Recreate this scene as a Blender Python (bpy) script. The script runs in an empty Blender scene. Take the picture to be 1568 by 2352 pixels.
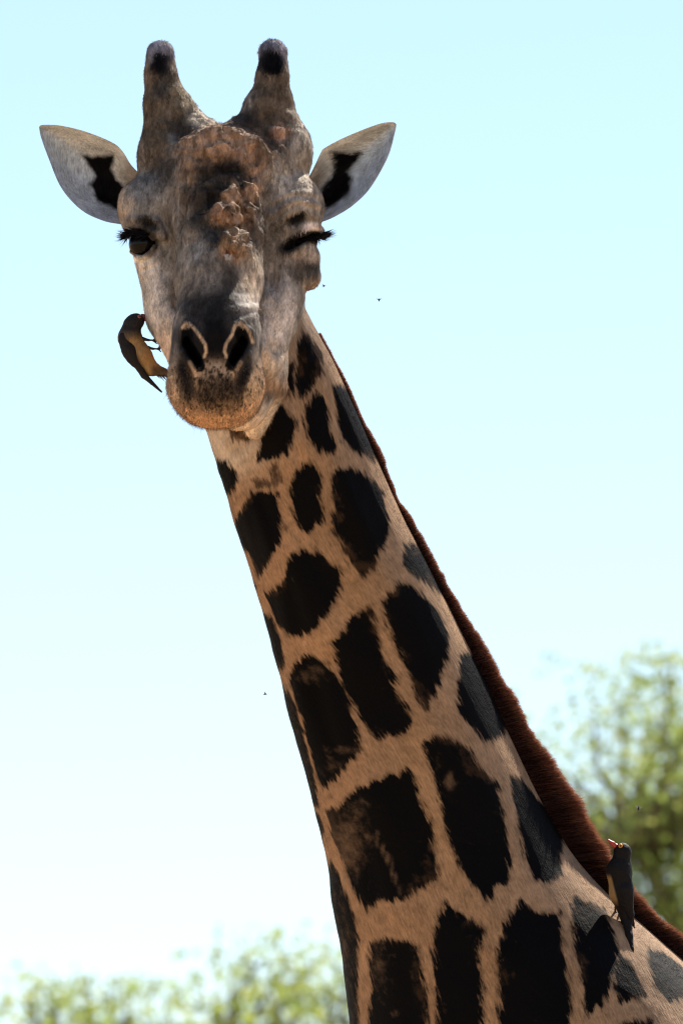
import bpy, math, random
import numpy as np
from mathutils import Vector, Matrix

random.seed(7)
RNG = np.random.default_rng(11)
scene = bpy.context.scene
COL = scene.collection

# ------------------------------------------------------------------ camera, sky, sun, exposure
S = 0.00066            # metres per photo unit (photo taken as 1568 x 2352 units) at the animal
DIST = 20.0            # camera to giraffe
CENTRE = np.array([0.0, 0.0, 4.05])
PITCH = math.asin(0.1)
FWD = np.array([0.0, math.cos(PITCH), math.sin(PITCH)])
UPV = np.array([0.0, -math.sin(PITCH), math.cos(PITCH)])
RGT = np.array([1.0, 0.0, 0.0])
CAMPOS = CENTRE - FWD * DIST

cam_data = bpy.data.cameras.new('camera')
cam = bpy.data.objects.new('camera', cam_data)
COL.objects.link(cam)
cam.location = CAMPOS
cam.rotation_euler = (math.radians(90) + PITCH, 0, 0)
cam_data.sensor_fit = 'VERTICAL'
cam_data.sensor_height = 36.0
cam_data.lens = 36.0 * DIST / (2352 * S)
cam_data.clip_end = 5000
cam_data.dof.use_dof = True
cam_data.dof.focus_distance = DIST - 0.05
cam_data.dof.aperture_fstop = cam_data.lens / 36.0      # 36 mm wide opening
scene.camera = cam

SUN_TO = Vector((0.33, 0.555, 0.76)).normalized()
world = bpy.data.worlds.new('World')
scene.world = world
world.use_nodes = True
wn = world.node_tree
wn.nodes.clear()
w_out = wn.nodes.new('ShaderNodeOutputWorld')
w_bg = wn.nodes.new('ShaderNodeBackground')
w_sky = wn.nodes.new('ShaderNodeTexSky')
w_sky.sky_type = 'NISHITA'
w_sky.sun_disc = False
w_sky.sun_elevation = math.asin(SUN_TO.z)
w_sky.sun_rotation = math.atan2(SUN_TO.x, SUN_TO.y)
w_sky.air_density = 1.0
w_sky.dust_density = 0.05
w_sky.altitude = 1200.0
w_sky.ozone_density = 1.0
w_bg.inputs['Strength'].default_value = 0.088
wn.links.new(w_sky.outputs[0], w_bg.inputs['Color'])
wn.links.new(w_bg.outputs[0], w_out.inputs['Surface'])

sun_data = bpy.data.lights.new('sun', 'SUN')
sun_data.energy = 5.0
sun_data.angle = math.radians(0.53)
sun_data.color = (1.0, 0.93, 0.82)
sun = bpy.data.objects.new('sun', sun_data)
COL.objects.link(sun)
sun.rotation_euler = SUN_TO.to_track_quat('Z', 'Y').to_euler()
sun.location = (10, 0, 20)

scene.view_settings.view_transform = 'Standard'
scene.view_settings.look = 'None'
scene.view_settings.exposure = 0.80
scene.view_settings.gamma = 1.0
scene.cycles.use_denoising = True
scene.cycles.max_bounces = 6
scene.cycles.filter_width = 1.2

# ------------------------------------------------------------------ helpers
def W(u, v, w=0.0, wref=None):
    """photo units + depth (units behind the focal plane) -> world metres"""
    u = np.asarray(u, float); v = np.asarray(v, float); w = np.asarray(w, float)
    wr = w if wref is None else np.asarray(wref, float)
    f = 1 + wr * S / DIST
    x = (u - 784) * S * f
    y = (1176 - v) * S * f
    d = w * S
    return CENTRE + x[..., None] * RGT + y[..., None] * UPV + d[..., None] * FWD

def lerp(a, b, t): return a + (b - a) * t
def sstep(e0, e1, x):
    t = np.clip((x - e0) / (e1 - e0), 0, 1)
    return t * t * (3 - 2 * t)

def vnoise(p, seed=0):
    """value noise 0..1, p (n,3)"""
    p = np.asarray(p, np.float64)
    i = np.floor(p).astype(np.int64)
    f = p - i
    f = f * f * f * (f * (f * 6 - 15) + 10)
    def h(a, b, c):
        n = (a * 374761393 + b * 668265263 + c * 2147483647 + seed * 974711) & 0xffffffff
        n = ((n ^ (n >> 13)) * 1274126177) & 0xffffffff
        n = ((n ^ (n >> 16)) * 2246822519) & 0xffffffff
        return ((n ^ (n >> 15)) & 0xffff) / 65535.0
    x0, y0, z0 = i[:, 0], i[:, 1], i[:, 2]
    r = 0
    for dx in (0, 1):
        for dy in (0, 1):
            for dz in (0, 1):
                wgt = (f[:, 0] if dx else 1 - f[:, 0]) * (f[:, 1] if dy else 1 - f[:, 1]) * (f[:, 2] if dz else 1 - f[:, 2])
                r = r + wgt * h(x0 + dx, y0 + dy, z0 + dz)
    return r

def fbm(p, octaves=4, seed=0):
    r = 0; a = 0.5; t = 0
    for o in range(octaves):
        r = r + a * vnoise(np.asarray(p) * (2 ** o) + 17.3 * o, seed + o); t += a; a *= 0.5
    return r / t

def mesh_object(name, verts, faces, mat, parent=None, smooth=True):
    """faces: (n,3) or (n,4) int arrays, or list of such arrays"""
    me = bpy.data.meshes.new(name)
    verts = np.asarray(verts, np.float32)
    if not isinstance(faces, (list, tuple)):
        faces = [faces]
    faces = [np.asarray(f, np.int32) for f in faces if len(f)]
    me.vertices.add(len(verts))
    me.vertices.foreach_set('co', verts.ravel())
    loops = np.concatenate([f.ravel() for f in faces])
    sizes = np.concatenate([np.full(len(f), f.shape[1], np.int32) for f in faces])
    starts = np.concatenate([[0], np.cumsum(sizes)[:-1]]).astype(np.int32)
    me.loops.add(len(loops))
    me.loops.foreach_set('vertex_index', loops)
    me.polygons.add(len(sizes))
    me.polygons.foreach_set('loop_start', starts)
    me.polygons.foreach_set('loop_total', sizes)
    me.update(calc_edges=True)
    me.validate()
    if smooth:
        me.polygons.foreach_set('use_smooth', np.ones(len(me.polygons), bool))
    if mat: me.materials.append(mat)
    o = bpy.data.objects.new(name, me)
    COL.objects.link(o)
    if parent: attach(o, parent)
    return o

def attach(o, parent):
    o.parent = parent
    bpy.context.view_layer.update()
    o.matrix_parent_inverse = parent.matrix_world.inverted()

def empty(name, loc, label, cat, group=None):
    e = bpy.data.objects.new(name, None)
    e.empty_display_size = 0.1
    e.location = loc
    COL.objects.link(e)
    e['label'] = label; e['category'] = cat
    if group: e['group'] = group
    bpy.context.view_layer.update()
    return e

def set_attr(me, name, typ, data):
    a = me.attributes.new(name, typ, 'POINT')
    key = {'FLOAT': 'value', 'FLOAT_VECTOR': 'vector', 'FLOAT_COLOR': 'color'}[typ]
    a.data.foreach_set(key, np.asarray(data, np.float32).ravel())

class NT:
    def __init__(self, name):
        self.m = bpy.data.materials.new(name); self.m.use_nodes = True
        self.t = self.m.node_tree; self.t.nodes.clear()
        self.out = self.t.nodes.new('ShaderNodeOutputMaterial')
    def n(self, typ, **kw):
        nd = self.t.nodes.new(typ)
        for k, v in kw.items():
            if k.startswith('_'): setattr(nd, k[1:], v)
            else:
                key = int(k[1:]) if k[0] == 'i' and k[1:].isdigit() else k.replace('__', ' ')
                if isinstance(v, bpy.types.NodeSocket): self.t.links.new(v, nd.inputs[key])
                else: nd.inputs[key].default_value = v
        return nd
    def math(self, op, a, b=0.0, c=0.0):
        return self.n('ShaderNodeMath', _operation=op, i0=a, i1=b, i2=c).outputs[0]
    def mix(self, f, a, b):
        nd = self.t.nodes.new('ShaderNodeMix'); nd.data_type = 'RGBA'
        for k, v in ((0, f), (6, a), (7, b)):
            if isinstance(v, bpy.types.NodeSocket): self.t.links.new(v, nd.inputs[k])
            else: nd.inputs[k].default_value = v
        return nd.outputs[2]
    def ramp(self, x, lo, hi):
        return self.n('ShaderNodeMapRange', _interpolation_type='SMOOTHSTEP', i0=x, i1=lo, i2=hi).outputs[0]
    def noise(self, vec, scale, detail=3.0, rough=0.55):
        return self.n('ShaderNodeTexNoise', Vector=vec, Scale=scale, Detail=detail, Roughness=rough).outputs[0]
    def scalevec(self, vec, s):
        return self.n('ShaderNodeVectorMath', _operation='MULTIPLY', i0=vec, i1=s).outputs[0]
    def finish(self, shader):
        self.t.links.new(shader, self.out.inputs['Surface']); return self.m

def principled(nt, color, rough, spec=0.3, normal=None, sheen=0.0, coat=0.0):
    p = nt.n('ShaderNodeBsdfPrincipled', Roughness=rough)
    if isinstance(color, bpy.types.NodeSocket): nt.t.links.new(color, p.inputs['Base Color'])
    else: p.inputs['Base Color'].default_value = color
    p.inputs['Specular IOR Level'].default_value = spec
    p.inputs['Sheen Weight'].default_value = sheen
    p.inputs['Sheen Roughness'].default_value = 0.4
    p.inputs['Coat Weight'].default_value = coat
    if normal: nt.t.links.new(normal, p.inputs['Normal'])
    return p

# ------------------------------------------------------------------ materials
def coat_material(strand=False):
    t = NT('giraffe_coat_hair' if strand else 'giraffe_coat')
    fur = t.n('ShaderNodeAttribute', _attribute_name='fur').outputs['Vector']
    col = t.n('ShaderNodeAttribute', _attribute_name='Col').outputs['Color']
    spot = t.n('ShaderNodeAttribute', _attribute_name='spot').outputs['Fac']
    fade = t.n('ShaderNodeAttribute', _attribute_name='fade').outputs['Fac']
    streak_v = t.scalevec(fur, (1.0, 1.0, 0.22))
    streak = t.noise(streak_v, 330.0, 3.0, 0.6)
    edge_n = t.noise(streak_v, 100.0, 4.0, 0.65)
    clump = t.noise(fur, 55.0, 4.0, 0.6)
    large = t.noise(fur, 9.0, 3.0, 0.5)
    # ragged spot edge
    e = t.math('MULTIPLY_ADD', t.math('SUBTRACT', edge_n, 0.5), 0.040, spot)
    e2 = t.math('MULTIPLY_ADD', t.math('SUBTRACT', streak, 0.5), 0.016, e)
    mask = t.ramp(e2, -0.0055, 0.0055)
    core = t.ramp(t.math('MULTIPLY_ADD', t.math('SUBTRACT', large, 0.42), 0.16, t.math('MULTIPLY_ADD', t.math('SUBTRACT', clump, 0.5), 0.07, e2)), -0.004, 0.016)
    rim = t.mix(core, (0.036, 0.019, 0.009, 1), (0.0030, 0.0022, 0.0018, 1))
    pale = t.mix(clump, (0.030, 0.018, 0.010, 1), (0.22, 0.125, 0.065, 1))
    fadef = t.ramp(t.math('MULTIPLY_ADD', t.math('SUBTRACT', clump, 0.5), 1.1, fade), 0.15, 0.9)
    spotcol = t.mix(fadef, rim, pale)
    # ground hair: streaks light and dark
    amt = t.math('MULTIPLY_ADD', streak, 1.5, t.math('MULTIPLY_ADD', clump, 1.1, t.math('MULTIPLY_ADD', large, 0.5, -0.55)))
    colv = t.n('ShaderNodeVectorMath', _operation='SCALE', i0=col).outputs[0]
    sc = t.t.nodes[-1]
    t.t.links.new(amt, sc.inputs['Scale'])
    base = t.mix(mask, colv, spotcol)
    if strand:
        rnd = t.n('ShaderNodeNewGeometry').outputs['Random Per Island']
        sv = t.n('ShaderNodeVectorMath', _operation='SCALE', i0=base)
        t.t.links.new(t.math('MULTIPLY_ADD', rnd, 0.7, 0.68), sv.inputs['Scale'])
        return t.finish(principled(t, sv.outputs[0], 0.6, 0.05).outputs[0])
    h = t.math('ADD', t.math('MULTIPLY', streak, 0.6), t.math('MULTIPLY', clump, 0.7))
    bump = t.n('ShaderNodeBump', Strength=0.55, Distance=0.004, Height=h).outputs[0]
    p = principled(t, base, 0.62, 0.06, bump, 0.0)
    thin = t.n('ShaderNodeAttribute', _attribute_name='thin').outputs['Fac']
    tr = t.n('ShaderNodeBsdfTranslucent', Color=base)
    mx = t.n('ShaderNodeMixShader', i0=t.math('MULTIPLY', thin, 0.28), i1=p.outputs[0], i2=tr.outputs[0])
    return t.finish(mx.outputs[0])

def hair_material(name, c1, c2, trans=0.35, rough=0.5, spec=0.3):
    t = NT(name)
    geo = t.n('ShaderNodeNewGeometry')
    rnd = geo.outputs['Random Per Island']
    c = t.mix(rnd, c1, c2)
    p = principled(t, c, rough, spec)
    tr = t.n('ShaderNodeBsdfTranslucent', Color=c)
    mx = t.n('ShaderNodeMixShader', i0=trans, i1=p.outputs[0], i2=tr.outputs[0])
    return t.finish(mx.outputs[0])

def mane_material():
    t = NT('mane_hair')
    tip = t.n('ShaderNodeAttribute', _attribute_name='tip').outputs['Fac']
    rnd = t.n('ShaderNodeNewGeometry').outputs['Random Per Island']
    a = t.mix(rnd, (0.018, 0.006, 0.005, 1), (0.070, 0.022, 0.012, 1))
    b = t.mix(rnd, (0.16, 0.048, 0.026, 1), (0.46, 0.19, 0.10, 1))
    c = t.mix(t.ramp(tip, 0.5, 1.0), a, b)  # dark roots, bright tips: shaded base and sunlit fringe put into the colour
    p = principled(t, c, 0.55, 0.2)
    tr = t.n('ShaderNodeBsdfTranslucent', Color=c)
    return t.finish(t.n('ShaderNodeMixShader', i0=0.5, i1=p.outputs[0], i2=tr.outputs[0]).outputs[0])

def plain_material(name, color, rough=0.5, spec=0.4, var=0.25, scale=120.0, coat=0.0, bump=0.0):
    t = NT(name)
    co = t.n('ShaderNodeTexCoord').outputs['Object']
    nz = t.noise(co, scale, 4.0)
    dark = tuple(c * (1 - var) for c in color[:3]) + (1,)
    lite = tuple(min(1, c * (1 + var)) for c in color[:3]) + (1,)
    c = t.mix(nz, dark, lite)
    nrm = None
    if bump:
        nrm = t.n('ShaderNodeBump', Strength=bump, Distance=0.003, Height=nz).outputs[0]
    return t.finish(principled(t, c, rough, spec, nrm, coat=coat).outputs[0])

M_COAT = coat_material()
M_COATHAIR = coat_material(True)
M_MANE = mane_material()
M_FUZZ = hair_material('muzzle_hair', (0.36, 0.22, 0.12, 1), (0.06, 0.04, 0.025, 1), 0.3)
M_LASH = hair_material('lash_hair', (0.006, 0.005, 0.007, 1), (0.015, 0.012, 0.014, 1), 0.05)
M_EYE = plain_material('eye_dark', (0.006, 0.004, 0.003, 1), 0.06, 0.16, 0.4, 60)

# ------------------------------------------------------------------ implicit sculpting
class Field:
    def __init__(self, lo, hi, h):
        self.lo = np.array(lo, float); self.h = h
        self.n = (np.ceil((np.array(hi) - self.lo) / h)).astype(int) + 1
        self.D = np.full(self.n, 1e3, np.float32)
        self.ax = [self.lo[i] + h * np.arange(self.n[i]) for i in range(3)]
    def sub(self, lo, hi):
        a = np.clip(np.floor((np.array(lo) - self.lo) / self.h).astype(int), 0, self.n - 1)
        b = np.clip(np.ceil((np.array(hi) - self.lo) / self.h).astype(int) + 1, a + 1, self.n)
        sl = tuple(slice(a[i], b[i]) for i in range(3))
        X = self.ax[0][sl[0]].astype(np.float32)[:, None, None]
        Y = self.ax[1][sl[1]].astype(np.float32)[None, :, None]
        Z = self.ax[2][sl[2]].astype(np.float32)[None, None, :]
        return sl, X, Y, Z
    def _mix(self, sl, d, k, mode):
        a = self.D[sl]
        if mode == 'add':
            h = np.maximum(k - np.abs(a - d), 0) / k
            self.D[sl] = np.minimum(a, d) - h * h * k * 0.25
        else:
            d = -d
            h = np.maximum(k - np.abs(a - d), 0) / k
            self.D[sl] = np.maximum(a, d) + h * h * k * 0.25
    def ell(self, c, r, k=30, rot=0.0, tilt=0.0, mode='add'):
        """rot: turn in the u-v plane, tilt: turn in the v-w plane (degrees)"""
        m = max(r) + k + 14
        sl, X, Y, Z = self.sub(np.array(c) - m, np.array(c) + m)
        x, y, z = X - c[0], Y - c[1], Z - c[2]
        if rot:
            cs, sn = math.cos(math.radians(rot)), math.sin(math.radians(rot))
            x, y = x * cs + y * sn, -x * sn + y * cs
        if tilt:
            cs, sn = math.cos(math.radians(tilt)), math.sin(math.radians(tilt))
            y, z = y * cs + z * sn, -y * sn + z * cs
        k0 = np.sqrt((x / r[0]) ** 2 + (y / r[1]) ** 2 + (z / r[2]) ** 2)
        k1 = np.sqrt((x / r[0] ** 2) ** 2 + (y / r[1] ** 2) ** 2 + (z / r[2] ** 2) ** 2) + 1e-9
        self._mix(sl, k0 * (k0 - 1) / k1, k, mode)
    def cone(self, a, ra, b, rb, k=30, mode='add'):
        a = np.array(a, np.float32); b = np.array(b, np.float32)
        m = max(ra, rb) + k + 14
        sl, X, Y, Z = self.sub(np.minimum(a, b) - m, np.maximum(a, b) + m)
        ba = b - a; L2 = float(ba @ ba)
        x, y, z = X - a[0], Y - a[1], Z - a[2]
        t = np.clip((x * ba[0] + y * ba[1] + z * ba[2]) / L2, 0, 1)
        d = np.sqrt((x - t * ba[0]) ** 2 + (y - t * ba[1]) ** 2 + (z - t * ba[2]) ** 2) - (ra + (rb - ra) * t)
        self._mix(sl, d, k, mode)
    def chain(self, pts, k=12, mode='add'):
        for p, q in zip(pts[:-1], pts[1:]):
            self.cone(p[:3], p[3], q[:3], q[3], k, mode)
    def front(self, u, v, default=0.0):
        """depth of the first surface met at (u, v)"""
        i = int(round((u - self.lo[0]) / self.h)); j = int(round((v - self.lo[1]) / self.h))
        i = min(max(i, 0), self.n[0] - 1); j = min(max(j, 0), self.n[1] - 1)
        col = self.D[i, j]
        idx = np.nonzero(col < 0)[0]
        if not len(idx): return default
        q = idx[0]
        if q == 0: return self.ax[2][0]
        t = col[q - 1] / (col[q - 1] - col[q] + 1e-9)
        return self.ax[2][q - 1] + t * self.h
    def on(self, u, v, inset=0.0):
        return (u, v, self.front(u, v) + inset)
    def mesh(self):
        D = self.D; ins = D < 0
        nx, ny, nz = D.shape
        cnt = np.zeros((nx - 1, ny - 1, nz - 1), np.uint8)
        for dx in (0, 1):
            for dy in (0, 1):
                for dz in (0, 1):
                    cnt += ins[dx:nx - 1 + dx, dy:ny - 1 + dy, dz:nz - 1 + dz]
        act = np.argwhere((cnt > 0) & (cnt < 8))
        idmap = np.full((nx - 1, ny - 1, nz - 1), -1, np.int32)
        idmap[act[:, 0], act[:, 1], act[:, 2]] = np.arange(len(act))
        c8 = {}
        for dx in (0, 1):
            for dy in (0, 1):
                for dz in (0, 1):
                    c8[(dx, dy, dz)] = D[act[:, 0] + dx, act[:, 1] + dy, act[:, 2] + dz]
        acc = np.zeros((len(act), 3)); num = np.zeros(len(act))
        corners = list(c8)
        for a in corners:
            for ax in range(3):
                if a[ax] == 0:
                    b = list(a); b[ax] = 1; b = tuple(b)
                    da, db = c8[a], c8[b]
                    x = (da < 0) != (db < 0)
                    t = np.where(x, da / np.where(x, da - db, 1), 0)
                    pos = np.tile(np.array(a, float), (len(act), 1)); pos[:, ax] += t
                    acc[x] += pos[x]; num[x] += 1
        verts = self.lo + self.h * (act + acc / num[:, None])
        quads = []
        for ax in range(3):
            o1, o2 = (ax + 1) % 3, (ax + 2) % 3
            s0 = [slice(None)] * 3; s1 = [slice(None)] * 3
            s0[ax] = slice(0, -1); s1[ax] = slice(1, None)
            A, B = ins[tuple(s0)], ins[tuple(s1)]
            e = np.argwhere(A != B)
            e = e[(e[:, o1] > 0) & (e[:, o2] > 0) & (e[:, o1] < D.shape[o1] - 1) & (e[:, o2] < D.shape[o2] - 1)]
            flip = A[e[:, 0], e[:, 1], e[:, 2]]
            def cell(d1, d2):
                q = e.copy(); q[:, o1] -= d1; q[:, o2] -= d2
                return idmap[q[:, 0], q[:, 1], q[:, 2]]
            q = np.stack([cell(1, 1), cell(0, 1), cell(0, 0), cell(1, 0)], 1)
            q[~flip] = q[~flip][:, ::-1]
            quads.append(q)
        quads = np.concatenate(quads)
        return verts, quads

def vert_normals(v, f):
    a = v[f[:, 2]] - v[f[:, 0]]; b = v[f[:, 3 % f.shape[1]]] - v[f[:, 1]]
    n = np.cross(a, b)
    N = np.zeros_like(v)
    for i in range(f.shape[1]): np.add.at(N, f[:, i], n)
    return N / (np.linalg.norm(N, axis=1, keepdims=True) + 1e-12)

def smooth_mesh(v, f, it=2, lam=0.5):
    for _ in range(it):
        acc = np.zeros_like(v); num = np.zeros(len(v))
        for i in range(4):
            j = (i + 1) % 4
            np.add.at(acc, f[:, i], v[f[:, j]]); np.add.at(num, f[:, i], 1)
        v = v + lam * (acc / np.maximum(num, 1)[:, None] - v)
    return v

def poly_sdf(P, pts):
    """signed distance to polygon, negative inside"""
    pts = np.asarray(pts, float)
    d = np.full(len(P), 1e18); s = np.ones(len(P))
    for i in range(len(pts)):
        a = pts[i]; b = pts[i - 1]
        e = b - a; w = P - a
        t = np.clip((w @ e) / (e @ e + 1e-12), 0, 1)
        q = w - t[:, None] * e
        d = np.minimum(d, (q ** 2).sum(1))
        c1 = P[:, 1] >= a[1]; c2 = P[:, 1] < b[1]; c3 = e[0] * w[:, 1] > e[1] * w[:, 0]
        flip = (c1 & c2 & c3) | (~c1 & ~c2 & ~c3)
        s[flip] *= -1
    return s * np.sqrt(d)

def strands(roots, dirs, lens, width, bend=None, segs=3, rng=RNG):
    """tapered ribbon hairs; roots (n,3) m, dirs unit, lens (n,), bend (n,3) added to direction towards the tip"""
    n = len(roots)
    side = np.cross(dirs, rng.normal(size=(n, 3))); side /= np.linalg.norm(side, axis=1, keepdims=True) + 1e-9
    if bend is None: bend = np.zeros((n, 3))
    V = []; pos = roots.copy(); step = lens[:, None] / segs
    for k in range(segs):
        wv = width * (1 - k / segs) * 0.5
        V.append(pos - side * wv); V.append(pos + side * wv)
        d = dirs + bend * ((k + 0.5) / segs); d /= np.linalg.norm(d, axis=1, keepdims=True)
        pos = pos + d * step
    V.append(pos)
    per = 2 * segs + 1
    verts = np.stack(V, 1).reshape(-1, 3)
    base = np.arange(n) * per
    quads = []
    for k in range(segs - 1):
        quads.append(np.stack([base + 2 * k, base + 2 * k + 1, base + 2 * k + 3, base + 2 * k + 2], 1))
    tri = np.stack([base + 2 * segs - 2, base + 2 * segs - 1, base + 2 * segs], 1)
    return verts, [np.concatenate(quads) if quads else np.zeros((0, 4), int), tri]

# ------------------------------------------------------------------ ground
def make_ground():
    t = NT('sandy_soil')
    co = t.n('ShaderNodeTexCoord').outputs['Object']
    a = t.noise(co, 0.35, 6.0); b = t.noise(co, 6.0, 6.0)
    c = t.mix(a, (0.36, 0.235, 0.14, 1), (0.50, 0.36, 0.23, 1))
    c = t.mix(t.math('MULTIPLY', b, 0.5), c, (0.30, 0.22, 0.14, 1))
    bp = t.n('ShaderNodeBump', Strength=0.5, Distance=0.05, Height=b).outputs[0]
    m = t.finish(principled(t, c, 0.95, 0.1, bp).outputs[0])
    n = 60; xs = np.sign(np.linspace(-1, 1, n)) * np.abs(np.linspace(-1, 1, n)) ** 3 * 2500
    X, Y = np.meshgrid(xs, xs, indexing='ij')
    P = np.stack([X.ravel(), Y.ravel(), np.zeros(n * n)], 1)
    r = np.hypot(P[:, 0], P[:, 1])
    P[:, 2] = (fbm(np.stack([P[:, 0] * .02, P[:, 1] * .02, 0 * r], 1), 3, 5) - 0.5) * np.clip((r - 12) / 60, 0, 1) * 0.8
    i = np.arange(n * n).reshape(n, n)
    f = np.stack([i[:-1, :-1], i[1:, :-1], i[1:, 1:], i[:-1, 1:]], -1).reshape(-1, 4)
    o = mesh_object('ground', P, f, m); o['kind'] = 'structure'
make_ground()

# ------------------------------------------------------------------ giraffe
TAN = np.array([0.375, 0.208, 0.100])

# neck outline in the photo: throat side and nape side, depth of the middle, half depth
RINGS = np.array([
    # Lu,  Lv,   Ru,   Rv,   wc,  B
    [400, 740, 610, 560, 150, 90],
    [440, 870, 672, 655, 160, 105],
    [468, 960, 718, 742, 165, 115],
    [490, 1045, 768, 835, 168, 125],
    [520, 1130, 818, 945, 170, 135],
    [545, 1215, 866, 1055, 172, 145],
    [580, 1335, 922, 1180, 175, 155],
    [613, 1455, 984, 1300, 178, 165],
    [645, 1570, 1048, 1430, 182, 176],
    [678, 1690, 1112, 1560, 186, 188],
    [712, 1810, 1175, 1700, 190, 202],
    [737, 1920, 1240, 1835, 195, 218],
    [757, 2030, 1310, 1955, 200, 238],
    [775, 2150, 1392, 2050, 205, 262],
    [790, 2260, 1482, 2130, 210, 292],
    [805, 2370, 1592, 2225, 215, 325],
    [815, 2480, 1715, 2315, 220, 360],
    [830, 2640, 1900, 2420, 225, 400],
    [870, 2820, 2060, 2520, 230, 420]], float)

def catmull(C, n):
    m = len(C); t = np.linspace(0, m - 1 - 1e-6, n); i = t.astype(int); f = (t - i)[:, None]
    P = lambda k: C[np.clip(k, 0, m - 1)]
    p0, p1, p2, p3 = P(i - 1), P(i), P(i + 1), P(i + 2)
    return 0.5 * ((2 * p1) + (-p0 + p2) * f + (2 * p0 - 5 * p1 + 4 * p2 - p3) * f ** 2 + (-p0 + 3 * p1 - 3 * p2 + p3) * f ** 3)

NS = 640
NR = catmull(RINGS, NS)
_k = np.arange(NS)[:, None] * np.array([[1, 0, 0]])
NR[:, 0] += (fbm(_k / 34.0, 3, 91) - 0.5) * 13       # uneven throat line
N_L, N_R = NR[:, 0:2], NR[:, 2:4]
N_C = (N_L + N_R) / 2; N_A = (N_R - N_L) / 2
N_H = np.linalg.norm(N_A, axis=1)
N_LEN = np.concatenate([[0], np.cumsum(np.linalg.norm(np.diff(N_C, axis=0), axis=1))])

def neck_param(p):
    """photo points (n,2) -> (ring index float, t in -1..1)"""
    out = []
    for q in np.atleast_2d(np.asarray(p, float)):
        d = N_R - N_L; w = q - N_L
        c = d[:, 0] * w[:, 1] - d[:, 1] * w[:, 0]
        sgn = np.nonzero((c[:-1] > 0) & (c[1:] <= 0))[0]
        if len(sgn):
            i = sgn[0]; f = c[i] / (c[i] - c[i + 1] + 1e-9); k = i + f
        else:
            k = float(np.argmin(np.abs(c)))
        i = min(int(k), NS - 2); f = k - i
        L = lerp(N_L[i], N_L[i + 1], f); R = lerp(N_R[i], N_R[i + 1], f)
        t = 2 * ((q - L) @ (R - L)) / ((R - L) @ (R - L)) - 1
        out.append((k, t))
    return np.array(out)

def neck_arc(p):
    """photo points -> (arc, length) coordinates on the unrolled neck, photo units"""
    kt = neck_param(p)
    k, t = kt[:, 0], kt[:, 1]
    th = np.arcsin(np.clip(t, -1, 1))
    th = np.where(t > 0.975, math.radians(112), np.where(t < -0.975, math.radians(-112), th))
    r = np.interp(k, np.arange(NS), N_H); ln = np.interp(k, np.arange(NS), N_LEN)
    return np.stack([th * r, ln], 1)

def zone(sx, sy, f):
    return lambda pts: [(sx / 1.59439 + x * f, sy / 1.59439 + y * f) for x, y in pts]
zA = zone(700, 1050, 0.320); zB = zone(850, 2000, 0.480); zC = zone(1100, 2750, 0.560)
z1 = zone(600, 1400, 0.36); z2 = zone(1000, 2200, 0.36); z3 = zone(1100, 2850, 0.36)

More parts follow.
